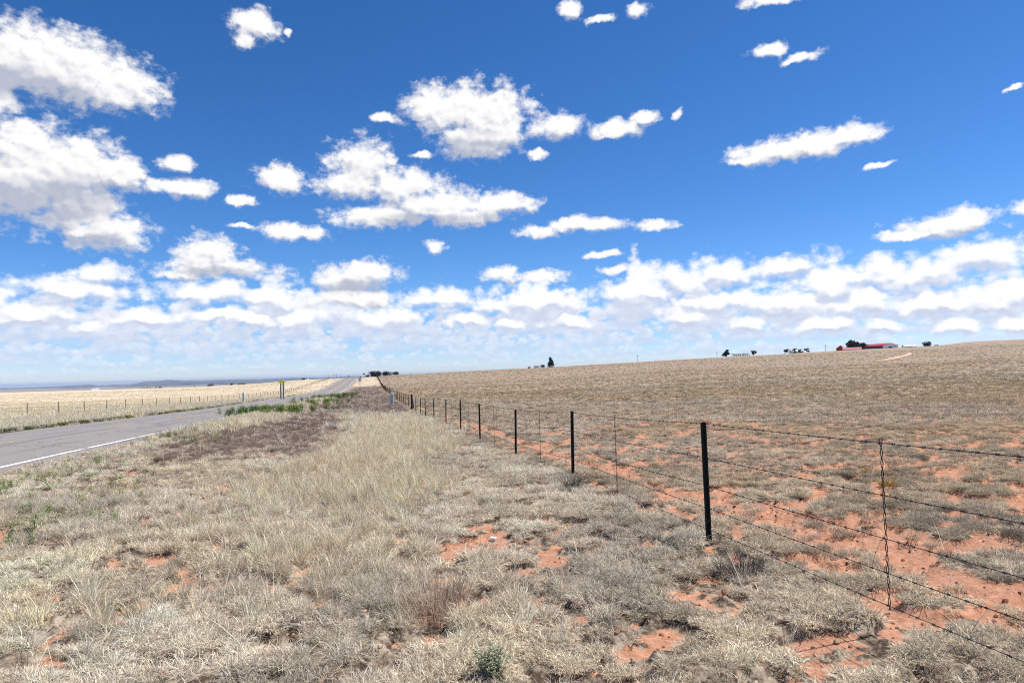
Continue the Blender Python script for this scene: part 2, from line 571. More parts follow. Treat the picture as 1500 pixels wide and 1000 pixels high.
def asphalt_mat():
    m, N = mat_new('asphalt')
    p = N.n('ShaderNodeBsdfPrincipled')
    uv = N.n('ShaderNodeTexCoord').outputs['UV']         # u across the road in metres, v along it
    n1 = N.noise(uv, 60, 4, .8)
    n2 = N.noise(N.v('MULTIPLY', uv, (1.2, .06, 1)), 1.0, 5, .6)
    n3 = N.noise(N.v('MULTIPLY', uv, (.5, .22, 1)), 1.6, 6, .7)
    c = N.mix(N.ss(n1, .3, .7), (.135, .122, .110, 1), (.38, .345, .31, 1))
    c = N.mix(N.m('MULTIPLY', N.ss(n2, .5, .68), .55), c, (.135, .13, .132, 1))
    c = N.mix(N.m('MULTIPLY', N.ss(n3, .55, .75), .4), c, (.31, .29, .28, 1))
    vor = N.n('ShaderNodeTexVoronoi', feature='DISTANCE_TO_EDGE')
    N.put(vor.inputs['Vector'], N.v('ADD', N.v('MULTIPLY', uv, (.30, .12, 1)), N.v('SCALE', N.noise(uv, .8, 4, .6, color=True), None)))
    vor.inputs['Scale'].default_value = 1.0
    crack = N.ss(vor.outputs['Distance'], .006, .016, 1, 0)
    c = N.mix(N.m('MULTIPLY', crack, .6), c, (.06, .058, .06, 1))
    N.put(p.inputs['Base Color'], c)
    p.inputs['Roughness'].default_value = .85
    p.inputs['Specular IOR Level'].default_value = .3
    b = N.n('ShaderNodeBump'); b.inputs['Strength'].default_value = .5; b.inputs['Distance'].default_value = .01
    N.put(b.inputs['Height'], n1); N.put(p.inputs['Normal'], b.outputs[0])
    return finish(m, N, p.outputs[0])


def paint_mat(name, c, under=(.2, .19, .19)):
    m, N = mat_new(name)
    p = N.n('ShaderNodeBsdfDiffuse')
    pos = N.n('ShaderNodeNewGeometry').outputs['Position']
    w = N.ss(N.m('ADD', N.m('MULTIPLY', N.noise(pos, 9, 6, .8), .6), N.m('MULTIPLY', N.noise(pos, .7, 3, .6), .4)), .49, .60)
    N.put(p.inputs[0], N.mix(w, (*c, 1), (*under, 1)))
    return finish(m, N, p.outputs[0])


M = {
    'ground': ground_mat(),
    'asphalt': asphalt_mat(),
    'white_line': paint_mat('white_road_paint', (.78, .77, .75)),
    'yellow_line': paint_mat('yellow_road_paint', (.66, .42, .10), (.30, .25, .18)),
    'post': simple('dark_green_steel', (.012, .016, .015), .6, .2, .3, 30),
    'wire': simple('weathered_wire', (.045, .045, .05), .6, .5, .3, 30),
    'rust': simple('rusty_steel', (.20, .075, .035), .85, 0, .4, 20),
    'wood': simple('weathered_wood', (.035, .03, .027), .9, 0, .4, 14),
    'grey_wood': simple('grey_post', (.24, .22, .20), .9, 0, .3, 14),
    'white': simple('white_metal', (.82, .82, .82), .5, 0, .04, 2),
    'red_roof': simple('red_metal_roof', (.46, .035, .045), .5, 0, .12, 1),
    'pink_roof': simple('faded_red_roof', (.52, .19, .20), .55, 0, .12, 1),
    'dark_wall_and_shade': simple('dark_metal_and_shade', (.06, .07, .08), .6, 0, .15, 1),  # dark metal on hut and shed; painted shade on the barn's long side
    'red_wall': simple('red_barn_boards', (.55, .05, .025), .7, 0, .15, 2),
    'dark': simple('dark_opening', (.02, .02, .022), .8),
    'grey_roof': simple('light_grey_roof', (.55, .56, .56), .5, 0, .1, 1),
    'yellow_sign': simple('yellow_sign_face', (1.0, .82, .02), .45, 0, .03, 4),
    'sign_back': simple('bare_aluminium', (.55, .57, .62), .4, .6, .08, 4),
    'pedestal': simple('pale_green_plastic', (.40, .55, .50), .5, 0, .08, 5),
    'white_pl': simple('white_plastic', (.75, .77, .80), .5, 0, .08, 5),
    'blue_mark': simple('dark_blue_decal', (.03, .06, .16), .5),
    'orange': simple('orange_sign_face', (.80, .25, .06), .5),
    'green_sign': simple('green_sign_face', (.12, .28, .10), .5),
    'bark': simple('tree_bark', (.07, .055, .045), .9, 0, .3, 6),
    'leaf_dark': blade_mat('dark_foliage', .15, False, (.030, .042, .026)),
    'leaf_mid': blade_mat('grey_green_foliage', .2, False, (.055, .07, .045)),
    'blade': blade_mat('dry_blades'),
    'gold': blade_mat('golden_blades', .3, False, (.52, .40, .13)),
    'sage': blade_mat('sage_leaves', .3, False, (.50, .54, .40)),
    'pinkgrass': blade_mat('pinkish_blades', .3, False, (.62, .46, .38)),
    'greyshrub': blade_mat('grey_twigs', .1, False, (.16, .155, .15)),
    'stone': simple('white_stone', (.72, .70, .68), .8, 0, .15, 20),
    'pink_stone': simple('pale_red_rock', (.50, .30, .22), .9, 0, .2, 3),
    'track': simple('pink_dirt', (.60, .38, .27), .95, 0, .35, .6),
}


def hills_mat():
    m, N = mat_new('far_hills')
    p = N.n('ShaderNodeBsdfDiffuse')
    pos = N.n('ShaderNodeNewGeometry').outputs['Position']
    c = N.mix(N.ss(N.noise(pos, .002, 6, .65), .42, .6), (.055, .065, .05, 1), (.16, .13, .10, 1))
    N.put(p.inputs[0], c)
    return finish(m, N, p.outputs[0])


M['hills'] = hills_mat()

# ------------------------------------------------------------------ vegetation zones (shared by ground colours and scattered plants)
def zones(X, Y):
    t = X + DIR * Y
    n = fbm(X * .35, Y * .25, 41, 4) - .5
    n2 = fbm(X * .12, Y * .09, 47, 3) - .5
    tn = t + n * 3.0
    nr_ = 1 - sstep(Y, 9, 24)
    straw = sstep(tn + .6 * nr_, -2.2, -.6) * (1 - sstep(tn + 2.3 * nr_, 2.2, 3.4)) * sstep(Y + n * 8, 5.5, 10) * (1 - sstep(Y + n * 22, 38, 54))
    rs = sstep(tn, -9.5, -8) * (1 - sstep(tn, -6.0, -4.4)) * sstep(Y, 22, 32) * (1 - sstep(Y, 90, 115))
    straw = np.maximum(straw, rs * .9)
    left = 1 - sstep(t, -18.5, -17.4)
    straw = np.maximum(straw, left)
    hill = sstep(Y, 235, 262) * sstep(t, -8.6, -7) * (1 - sstep(t, 3.2, 4))
    straw = np.maximum(straw, hill)
    weed = sstep(tn, -6.5, -5.0) * (1 - sstep(tn, -2.2, -.8)) * sstep(Y + n * 10, 13, 18)
    weed = np.maximum(weed, sstep(t, -7.0, -5.5) * (1 - sstep(t, 2.8, 3.6)) * sstep(Y + n * 8, 42, 50))
    weed = weed * (1 - sstep(Y, 235, 262)) * (1 - straw * .8)
    return straw, weed, t


# ------------------------------------------------------------------ ground sheet
def build_ground():
    rr = [0.0]
    r = .6
    while r < 22000:
        rr.append(r)
        r *= 1.0125 if 3 < r < 60 else (1.016 if r < 700 else 1.05)
        if r < 3: r *= 1.1
    th = np.concatenate([np.linspace(-52, 52, 380), np.linspace(54, 306, 74)])
    th = np.radians(th)
    R = np.array(rr[1:])
    T, RR = np.meshgrid(th, R)
    X = RR * np.sin(T); Y = RR * np.cos(T)
    Z = gz(X, Y) + relief(X, Y)
    t = X + DIR * Y
    # a shallow bed for the road, so that the pavement lies clear of the soil
    bed = sstep(t, -17.6, -17.0) * (1 - sstep(t, -8.2, -7.7)) * (1 - sstep(RR, 560, 700))
    Z = Z - bed * (0.10 + RR * .0006)
    nr, nc = X.shape
    V = np.stack([X, Y, Z], -1).reshape(-1, 3)
    i = np.arange(nr - 1)[:, None] * nc; j = np.arange(nc)[None, :]; j2 = (j + 1) % nc
    F = np.stack([i + j, i + j2, i + nc + j2, i + nc + j], -1).reshape(-1, 4)
    V = np.vstack([V, [[0, 0, float(gz(0, 0))]]])
    c = len(V) - 1
    tri = [(c, (a + 1) % nc, a) for a in range(nc)]
    me = mesh_np('ground', V, F.tolist() + tri, M['ground'], True)
    # orientation upwards
    straw, weed, tt = zones(V[:, 0], V[:, 1])
    rv = np.hypot(V[:, 0], V[:, 1])
    cl = clump_field(V[:, 0], V[:, 1])
    right = sstep(tt, 3.4, 3.9)
    cover = np.clip((cl - .38) * 3.0 + .15 * (1 - right) + .30 * sstep(rv, 12, 50), 0, 1)
    cover = np.clip(cover + (1 - right) * .42 * sstep(cl, .30, .38), 0, 1)
    cover *= 1 - .9 * np.exp(-((tt - 4.45) / .38) ** 2) * (rv < 90)
    nearf = sstep(rv, 14, 40)
    zc = np.stack([straw * .85 * nearf + straw * .35 * (1 - nearf), weed * .35 * (1 - nearf) + weed * .8 * nearf, cover, np.ones_like(cover)], -1)
    hide = sstep(rv, 1500, 3000)
    zc[:, 0] = zc[:, 0] * (1 - hide)
    ca = me.color_attributes.new('zone', 'FLOAT_COLOR', 'POINT')
    ca.data.foreach_set('color', zc.ravel().astype(np.float32))
    fa = me.attributes.new('farg', 'FLOAT', 'POINT')
    fa.data.foreach_set('value', (sstep(rv, 18, 70) * .92).astype(np.float32))
    o = obj('ground', me)
    me.flip_normals() if me.polygons[0].normal.z < 0 else None
    return tag(o, kind='structure')


ground = build_ground()


# ------------------------------------------------------------------ road
def strip(name, t0, t1, y0, y1, dz, mat, step=4.0, wob=0.0, uv=False, cols=1):
    ys = []
    y = y0
    while y < y1:
        ys.append(y); y += step if y < 120 else step * 1.5
    ys.append(y1)
    V, F = [], []
    for a, y in enumerate(ys):
        for c in range(cols + 1):
            t = t0 + (t1 - t0) * c / cols
            if wob and c in (0, cols):
                t += (float(fbm(y * .9, t0, 61, 3)) - .5) * wob
            x = t - DIR * y
            cr = -0.012 * abs(t + 12.5)
            V.append((x, y, float(gz(-12.5 - DIR * y, y)) + .03 + cr + dz))
    k = cols + 1
    for a in range(len(ys) - 1):
        for c in range(cols):
            F.append((a * k + c, a * k + c + 1, (a + 1) * k + c + 1, (a + 1) * k + c))
    me = mesh_np(name, V, F, mat, True)
    if uv:
        l = me.uv_layers.new(name='UVMap')
        for lp in me.loops:
            v = me.vertices[lp.vertex_index].co
            l.data[lp.index].uv = (v.x + DIR * v.y, v.y)
    return tag(obj(name, me), kind='structure')


road = strip('road', -17.0, -8.05, -50, 640, 0, M['asphalt'], 2.0, .35, True, 12)
mk = MB()
for nm, t0, t1, y0, y1, m in [('road_edge_line', -8.78, -8.62, -50, 640, 'white_line'), ('road_edge_line', -16.42, -16.30, 96, 640, 'white_line')]:
    strip(nm, t0, t1, y0, y1, .006, M[m], 2.0, .03)
for k in range(-5, 46):
    y = 20.9 + k * 11.4
    if y < 165 or k % 2:
        strip('centre_line_dash', -12.62, -12.48, y, y + 3.1, .006, M['yellow_line'], 1.0)
strip('centre_line', -12.35, -12.20, 165, 640, .006, M['yellow_line'], 2.0)
strip('centre_line', -12.75, -12.60, 205, 640, .006, M['yellow_line'], 2.0)


# ------------------------------------------------------------------ far hills and mesas
def build_hills():
    us = np.linspace(-1.35, -.05, 420)
    # outline heights read where they stand, 12 to 14 km off
    key = [(-400, 578), (-100, 571.5), (0, 569), (60, 567.5), (100, 564.8), (130, 563.2), (150, 565), (200, 561.5), (215, 558.0), (232, 557.6), (245, 555.8), (262, 556.2), (270, 557.4), (300, 557.0), (330, 556.2), (370, 555.3), (430, 553.2), (480, 552.2), (560, 550.3), (660, 548)]
    ku = [u_of(*k) for k in key]
    for nm, D, off, dep in (('far_hills', 13000., 0.0, 2500.), ('near_mesa', 9500., -3.6e-3, 1200.)):
        rows = 14
        V, F = [], []
        kz = [ray(*k).z + off for k in key]
        top = np.interp(us, ku, kz)
        top = top + (fbm(us * 60, us * 0 + D, 71, 4) - .5) * (1.1e-3 if off == 0 else 1.6e-3)
        for r_ in range(rows):
            f = r_ / (rows - 1)
            d = D + dep * f
            prof = math.sin(min(f * 2.2, 1) * math.pi / 2) ** .7 if f < .7 else 1 - (f - .7) * .6
            for u, tp in zip(us, top):
                zt = EYE + tp * D
                jag = (float(vnoise(u * 140, f * 6, 73)) - .5) * 18 * math.sin(f * math.pi)
                V.append((u * d, d, -75 + (zt + 75) * prof + jag * .5))
        n = len(us)
        for a in range(rows - 1):
            for b in range(n - 1):
                F.append((a * n + b, a * n + b + 1, (a + 1) * n + b + 1, (a + 1) * n + b))
        tag(obj('hills', mesh_np('hills', V, F, M['hills'], True)), kind='structure')


build_hills()


# ------------------------------------------------------------------ plants: tufts as small meshes
def tuft(name, n, L, W, spread, lean, curl, mat, segs=3, flop=0.0, seed=0, tangle=0.0):
    r_ = np.random.default_rng(seed)
    V, F, bv = [], [], []
    for i in range(n):
        a = r_.uniform(0, 2 * math.pi)
        rr = spread * math.sqrt(r_.random())
        bx, by = rr * math.cos(a), rr * math.sin(a)
        out = a + r_.normal(0, .9)
        if r_.random() < tangle: out = r_.uniform(0, 6.283)
        ln = L * r_.uniform(.45, 1.15)
        w = W * r_.uniform(.7, 1.3)
        th = abs(r_.normal(lean, lean * .55)) * (.5 + rr / max(spread, 1e-4) * .8)
        face = r_.uniform(0, 2 * math.pi)
        wx, wy = math.cos(face) * w / 2, math.sin(face) * w / 2
        x, y, z = bx, by, -.01
        cu = curl * r_.uniform(.3, 1.6)
        b = len(V)
        for s in range(segs + 1):
            f = s / segs
            if s == segs:
                V.append((x, y, z))
            else:
                k = 1 - f * .55
                V.append((x - wx * k, y - wy * k, z)); V.append((x + wx * k, y + wy * k, z))
            st = ln / segs
            ang = min(th + cu * f, 2.4)
            out += r_.normal(0, .35) * flop
            x += math.sin(ang) * math.cos(out) * st
            y += math.sin(ang) * math.sin(out) * st
            z = max(z + math.cos(ang) * st, .004 + .01 * r_.random())
        for s in range(segs - 1):
            F.append((b + 2 * s, b + 2 * s + 1, b + 2 * s + 3, b + 2 * s + 2))
        e = b + 2 * (segs - 1)
        F.append((e, e + 1, e + 2))
        q, q2 = r_.random(), r_.random() ** 2
        bv += [(q, q2, 0, 1)] * (2 * segs + 1)
    me = mesh_np(name, V, F, mat)
    ca = me.color_attributes.new('bv', 'FLOAT_COLOR', 'POINT')
    ca.data.foreach_set('color', np.array(bv, np.float32).ravel())
    return me


def leafy(name, n_stem, h, leafL, leafW, n_leaf, mat, seed=0, spread=.1, bushy=1.0):
    """upright stems carrying pointed leaves"""
    r_ = np.random.default_rng(seed)
    V, F, bv = [], [], []
    for i in range(n_stem):
        a = r_.uniform(0, 6.283); rr = spread * math.sqrt(r_.random())
        bx, by = rr * math.cos(a), rr * math.sin(a)
        ln = h * r_.uniform(.6, 1.1); lx, ly = r_.normal(0, .18 * bushy, 2)
        q = r_.random()
        b = len(V)
        w = h * .012
        V += [(bx - w, by, 0), (bx + w, by, 0), (bx + lx * ln, by + ly * ln, ln)]
        F.append((b, b + 1, b + 2)); bv += [(q * .4, .6, 0, 1)] * 3
        for k in range(n_leaf):
            f = r_.uniform(.12, 1)
            px, py, pz = bx + lx * ln * f, by + ly * ln * f, ln * f
            d = r_.uniform(0, 6.283); up = r_.uniform(-.1, .9)
            L_ = leafL * r_.uniform(.6, 1.15) * (1.15 - .5 * f); w_ = leafW * r_.uniform(.7, 1.2)
            dx, dy, dz = math.cos(d) * L_, math.sin(d) * L_, up * L_
            sx, sy = -math.sin(d) * w_ / 2, math.cos(d) * w_ / 2
            b = len(V)
            V += [(px, py, pz), (px + dx * .45 + sx, py + dy * .45 + sy, pz + dz * .6), (px + dx, py + dy, pz + dz * .75), (px + dx * .45 - sx, py + dy * .45 - sy, pz + dz * .6)]
            F.append((b, b + 1, b + 2, b + 3))
            bv += [(r_.random(), r_.random() * .3, 0, 1)] * 4
    me = mesh_np(name, V, F, mat)
    ca = me.color_attributes.new('bv', 'FLOAT_COLOR', 'POINT')
    ca.data.foreach_set('color', np.array(bv, np.float32).ravel())
    return me


def gn_tree(coll):
    gt = bpy.data.node_groups.new('scatter_' + coll.name, 'GeometryNodeTree')
    gt.interface.new_socket('Geometry', in_out='INPUT', socket_type='NodeSocketGeometry')
    gt.interface.new_socket('Geometry', in_out='OUTPUT', socket_type='NodeSocketGeometry')
    L = gt.links.new
    gi = gt.nodes.new('NodeGroupInput'); go = gt.nodes.new('NodeGroupOutput')
    ci = gt.nodes.new('GeometryNodeCollectionInfo')
    ci.inputs['Collection'].default_value = coll
    ci.inputs['Separate Children'].default_value = True
    ci.inputs['Reset Children'].default_value = True
    ip = gt.nodes.new('GeometryNodeInstanceOnPoints')
    ip.inputs['Pick Instance'].default_value = True

    def na(nm, ty):
        n = gt.nodes.new('GeometryNodeInputNamedAttribute'); n.data_type = ty
        n.inputs['Name'].default_value = nm
        return n.outputs['Attribute']
    L(gi.outputs[0], ip.inputs['Points'])
    L(ci.outputs[0], ip.inputs['Instance'])
    L(na('pick', 'INT'), ip.inputs['Instance Index'])
    e2r = gt.nodes.new('FunctionNodeEulerToRotation')
    L(na('rot', 'FLOAT_VECTOR'), e2r.inputs[0])
    L(e2r.outputs[0], ip.inputs['Rotation'])
    L(na('scl', 'FLOAT_VECTOR'), ip.inputs['Scale'])
    L(ip.outputs[0], go.inputs[0])
    return gt


def scatter(name, variants, X, Y, scl, tint, pick, tilt=.12, zoff=0.0):
    n = len(X)
    coll = bpy.data.collections.new(name + '_variants')
    for i, me in enumerate(variants):
        coll.objects.link(bpy.data.objects.new('%s_tuft_%02d' % (name, i), me))
    Z = gtop(X, Y) + zoff
    V = np.stack([X, Y, Z], -1)
    me = bpy.data.meshes.new(name)
    me.vertices.add(n)
    me.vertices.foreach_set('co', V.ravel().astype(np.float32))
    rot = np.stack([rng.normal(0, tilt, n), rng.normal(0, tilt, n), rng.uniform(0, 6.283, n)], -1)
    if scl.ndim == 1: scl = np.stack([scl, scl, scl], -1)
    for nm, ty, dat, key in (('rot', 'FLOAT_VECTOR', rot, 'vector'), ('scl', 'FLOAT_VECTOR', scl, 'vector')):
        a = me.attributes.new(nm, ty, 'POINT'); a.data.foreach_set(key, dat.ravel().astype(np.float32))
    a = me.attributes.new('pick', 'INT', 'POINT'); a.data.foreach_set('value', pick.astype(np.int32))
    a = me.attributes.new('tint', 'FLOAT_COLOR', 'POINT')
    a.data.foreach_set('color', np.concatenate([tint, np.ones((n, 1))], 1).ravel().astype(np.float32))
    me.update()
    o = obj(name, me)
    md = o.modifiers.new('scatter', 'NODES')
    md.node_group = gn_tree(coll)
    print('scatter', name, n)
    return o


def wedge(n_per_m2, r0, r1, half=46):
    """random ground points in a sector ahead of the camera"""
    area = math.radians(2 * half) / 2 * (r1 * r1 - r0 * r0)
    n = int(area * n_per_m2)
    r = np.sqrt(rng.uniform(r0 * r0, r1 * r1, n))
    a = rng.uniform(-math.radians(half), math.radians(half), n)
    return r * np.sin(a), r * np.cos(a)


def col(a, b, f):
    f = np.clip(f, 0, 1)[:, None]
    return np.array(a)[None] * (1 - f) + np.array(b)[None] * f


def build_plants():
    B = M['blade']
    low = [tuft('low_tuft', 190, .105, .0036, .085, .85, 1.4, B, 4, 1.0, 100 + i, .35) for i in range(5)]
    mid = [tuft('mid_tuft', 120, .19, .0036, .075, .60, 1.2, B, 4, .7, 200 + i, .35) for i in range(4)]
    tall = [tuft('tall_tuft', 70, .34, .0040, .06, .30, .7, B, 3, .35, 300 + i) for i in range(3)]
    stalk = [tuft('stalk', 5, .42, .0040, .03, .35, .5, B, 3, .3, 400 + i) for i in range(3)]
    lowf = [tuft('low_far_tuft', 60, .14, .012, .14, .75, 1.0, B, 2, .6, 500 + i) for i in range(3)]
    tallf = [tuft('tall_far_tuft', 50, .36, .012, .16, .35, .7, B, 2, .3, 600 + i) for i in range(3)]
    farc = [tuft('far_clump', 34, .24, .045, .30, .75, .9, B, 2, .5, 700 + i) for i in range(3)]
    VAR = low + mid + tall + stalk + lowf + tallf + farc
    ofs = {'low': (0, 5), 'mid': (5, 4), 'tall': (9, 3), 'stalk': (12, 3), 'lowf': (15, 3), 'tallf': (18, 3), 'farc': (21, 3)}
    out = []

    def emit(kind, X, Y, s, tint):
        o_, k = ofs[kind]
        out.append((X, Y, s, tint, o_ + rng.integers(0, k, len(X))))

    GREY = (.86, .81, .73); PALE = (.97, .92, .82); STRAW = (1.0, .88, .66); WEED = (.32, .245, .22); WEED2 = (.52, .41, .36)
    OLIVE = (.78, .66, .49)

    def zone_pts(dens, r0, r1, half=46):
        X, Y = wedge(dens, r0, r1, half)
        st, we, t = zones(X, Y)
        cl = clump_field(X, Y)
        ok = ~((t > -17.1) & (t < -7.75))
        bare = np.exp(-((t - 4.45 - (fbm(Y * .3, Y * 0, 91, 2) - .5) * .6) / .25) ** 2) * (Y < 90)
        ok &= bare < rng.uniform(.25, .9, len(X))
        return X, Y, st, we, t, cl, ok

    for (dens, r0, r1, kl, kt, sc) in [(85, 2.6, 13, 'low', 'mid', .9), (40, 13, 27, 'low', 'mid', 1.0), (16, 27, 55, 'lowf', 'tallf', 1.05), (4.2, 55, 120, 'lowf', 'tallf', 1.5), (.8, 120, 260, 'farc', 'farc', 1.0), (.22, 260, 440, 'farc', 'farc', 1.3)]:
        X, Y, st, we, t, cl, ok = zone_pts(dens, r0, r1)
        right = t > 3.4
        # right of the fence: separate clumps on red soil; left: almost closed cover
        thr = np.where(right, .488, .395) + rng.normal(0, .02, len(X))
        thr = np.where(we > .4, .465, thr)
        thr = np.where(st > .5, .30, thr)
        thr = thr + (1 - sstep(fbm(X * .16, Y * .16, 83, 3), .36, .5)) * .05 - sstep(np.hypot(X, Y), 16, 60) * .085
        ok &= (cl > thr) | ((rng.random(len(X)) < .17) & (cl > thr - .13))
        p_st = rng.random(len(X)) < st
        p_we = (rng.random(len(X)) < we * .93) & ~p_st
        leftg = (t < 3.4) & ~p_st & ~p_we
        # how long the grass grows left of the fence
        lg = sstep(fbm(X * .5, Y * .5, 87, 3), .42, .58) * sstep(t, 2.6, .2)
        f = rng.random(len(X)); g2 = fbm(X * .8, Y * .8, 93, 3)
        g3 = fbm(X * .06, Y * .06, 95, 3)
        small = np.minimum(1.0, .72 + (cl - thr) * 6)
        # patches of warmer, browner and greyer growth a few paces across
        va = fbm(X * .45 + 5, Y * .30, 133, 3); vb = fbm(X * .9, Y * .7 + 8, 137, 3)
        patchy = col((1.08, 1.04, .97), (1.04, 1.03, 1.02), sstep(va, .38, .62)) * (1 - .20 * sstep(vb, .52, .66))[:, None]
        # strip of low clumps
        dk = np.where(rng.random(len(X)) < .05 + .13 * sstep(np.hypot(X, Y), 20, 90), .38, 1.0)[:, None]
        k = ok & right
        tint = col(GREY, OLIVE, sstep(g3, .4, .6) * .55 + .45 * sstep(np.hypot(X, Y), 12, 45)) * (.72 + .5 * g2[:, None]) * rng.uniform(.75, 1.2, (len(X), 1)) * patchy * dk
        tint = tint * (.92 - .02 * sstep(np.hypot(X, Y), 20, 100))[:, None]
        s = sc * rng.uniform(.7, 1.3, len(X)) * small
        emit(kl, X[k], Y[k], s[k], tint[k])
        k = ok & leftg & (f > lg * .85)
        tint = col(GREY, PALE, rng.random(len(X)) * .6 + .5 * sstep(t, 0, -3)) * (.70 + .55 * g2[:, None]) * patchy
        emit(kl, X[k], Y[k], s[k] * 1.08, tint[k])
        k = ok & leftg & (f <= lg * .85)
        tint = col(GREY, PALE, rng.random(len(X)) * .5 + .5) * rng.uniform(.75, 1.1, (len(X), 1)) * patchy
        emit(kt, X[k], Y[k], s[k] * .95, tint[k])
        k = ok & p_st & (rng.random(len(X)) < (.7 if kt == 'mid' else 1))
        tint = col(PALE, STRAW, .35 + .65 * rng.random(len(X))) * rng.uniform(.82, 1.18, (len(X), 1))
        emit('tall' if kt == 'mid' else kt, X[k], Y[k], s[k] * .85, tint[k])
        k = ok & p_we
        tint = col(WEED, WEED2, rng.random(len(X))) * rng.uniform(.75, 1.3, (len(X), 1))
        emit('mid' if kt == 'mid' else kl, X[k], Y[k], s[k] * np.where(kt == 'mid', .8, 1.0), tint[k])
        if kt == 'mid':
            k = ok & (rng.random(len(X)) < .07) & (t < 6)
            emit('stalk', X[k], Y[k], rng.uniform(.6, 1.15, k.sum()), col(PALE, STRAW, rng.random(k.sum())) * rng.uniform(.9, 1.25, (k.sum(), 1)))
    # tall pale grass along the far side of the road
    n = 9000
    Y = rng.uniform(20, 140, n); t = rng.uniform(-24, -18.3, n) + (fbm(Y * .2, Y * 0, 97, 2) - .5)
    emit('tallf', t - DIR * Y, Y, rng.uniform(.8, 1.4, n), col(PALE, STRAW, rng.random(n) * .8) * rng.uniform(.85, 1.15, (n, 1)))
    # grass creeping over the pavement edge
    n = 2600
    Y = rng.uniform(8, 120, n) ; t = rng.normal(-7.95, .12, n)
    emit('lowf', t - DIR * Y, Y, rng.uniform(.2, .5, n), col(OLIVE, PALE, rng.random(n)))
    X = np.concatenate([o[0] for o in out]); Y = np.concatenate([o[1] for o in out])
    s = np.concatenate([o[2] for o in out]); tint = np.concatenate([o[3] for o in out]); pk = np.concatenate([o[4] for o in out])
    # put collections in stable name order: variants are numbered in list order
    o = scatter('dry_grass', VAR, X, Y, s, np.clip(tint, .02, 1.0), pk)
    tag(o, 'pale grey and straw coloured dry grass clumps over the red soil', 'grass', kind='stuff')

    # green weeds along both road edges and a few sprouts in the grass
    lv = [leafy('weed', 9, .55, .17, .05, 11, B, 800 + i, .16) for i in range(3)]
    sp = [leafy('sprout', 5, .20, .11, .014, 8, B, 810 + i, .04, .6) for i in range(3)]
    vg = [leafy('verge', 14, .16, .11, .05, 7, B, 820 + i, .22) for i in range(3)]
    XS, YS, SS, PK, TT = [], [], [], [], []

    def patch(px, py, d, n, sx, sy, k, s0, s1, g=(.13, .24, .05), g2=(.28, .34, .09)):
        u = ray(px, py)
        for _ in range(n):
            X_ = u.x * d + random.gauss(0, sx) ; Y_ = d + random.gauss(0, sy)
            XS.append(X_); YS.append(Y_); SS.append(random.uniform(s0, s1)); PK.append(k + random.randrange(3))
            if k == 3: SS[-1] *= .75
            f = random.random()
            TT.append([g[i] * (1 - f) + g2[i] * f for i in range(3)])
    patch(378, 598, 50, 60, .75, 2.6, 0, .7, 1.15, (.10, .22, .05), (.20, .32, .08))
    patch(408, 600, 43, 16, .5, 1.8, 0, .9, 1.4)
    patch(432, 600, 47, 16, .5, 1.8, 0, .9, 1.4)
    patch(456, 590, 65, 12, .5, 3, 0, 1.0, 1.4)
    patch(476, 588, 72, 18, .7, 3, 0, 1.0, 1.4)
    patch(484, 581, 98, 60, 1.2, 5, 0, 1.0, 1.5, (.09, .2, .05), (.18, .30, .07))
    patch(502, 577, 120, 24, .8, 5, 0, 1.0, 1.5, (.09, .2, .05), (.18, .30, .07))
    patch(555, 573, 150, 5, .5, 1, 0, .6, .8, (.06, .10, .04), (.10, .14, .05))
    patch(522, 574, 150, 5, .5, 1, 0, .6, .8, (.06, .10, .04), (.10, .14, .05))
    patch(500, 600, 55, 4, .3, 1, 0, .7, 1.0)
    for px, py, n in [(20, 735, 10), (118, 730, 8), (135, 745, 4), (60, 770, 7), (35, 790, 5), (85, 785, 5), (150, 706, 8), (20, 712, 14), (70, 700, 14), (120, 690, 10), (185, 672, 8), (232, 652, 12), (262, 645, 14), (60, 693, 8), (300, 635, 12), (25, 720, 10), (330, 628, 14), (352, 622, 14), (20, 815, 3)]:
        d = (EYE + .05) / -ray(px, py).z
        patch(px, py, d, n, .035 * d, .05 * d, 3, .8, 1.5, (.20, .32, .10), (.40, .46, .20))
    for i in range(700):                                     # thin line of green along the far pavement edge
        Y_ = 22 * (7 ** random.random())
        if float(fbm(Y_ * .12, 3.0, 99, 2)) < .36: continue
        t_ = random.gauss(-17.35, .16)
        XS.append(t_ - DIR * Y_); YS.append(Y_); SS.append(random.uniform(.5, 1.0)); PK.append(6 + random.randrange(3))
        f = random.random(); TT.append([.10 + .16 * f, .17 + .12 * f, .05 + .03 * f])
    for i in range(420):                                     # and the near one
        Y_ = 24 * (3.5 ** random.random())
        if float(fbm(Y_ * .2, 8.0, 99, 2)) < .42: continue
        t_ = random.gauss(-7.3, .3)
        XS.append(t_ - DIR * Y_); YS.append(Y_); SS.append(random.uniform(.5, 1.2)); PK.append(3 + random.randrange(3))
        f = random.random(); TT.append([.14 + .14 * f, .19 + .12 * f, .07 + .03 * f])
    XS, YS, SS, PK, TT = map(np.array, (XS, YS, SS, PK, TT))
    o = scatter('green_weeds', lv + sp + vg, XS, YS, SS, TT, PK, .15)
    tag(o, 'green leafy weeds growing along the edges of the road', 'weeds', kind='stuff')


build_plants()


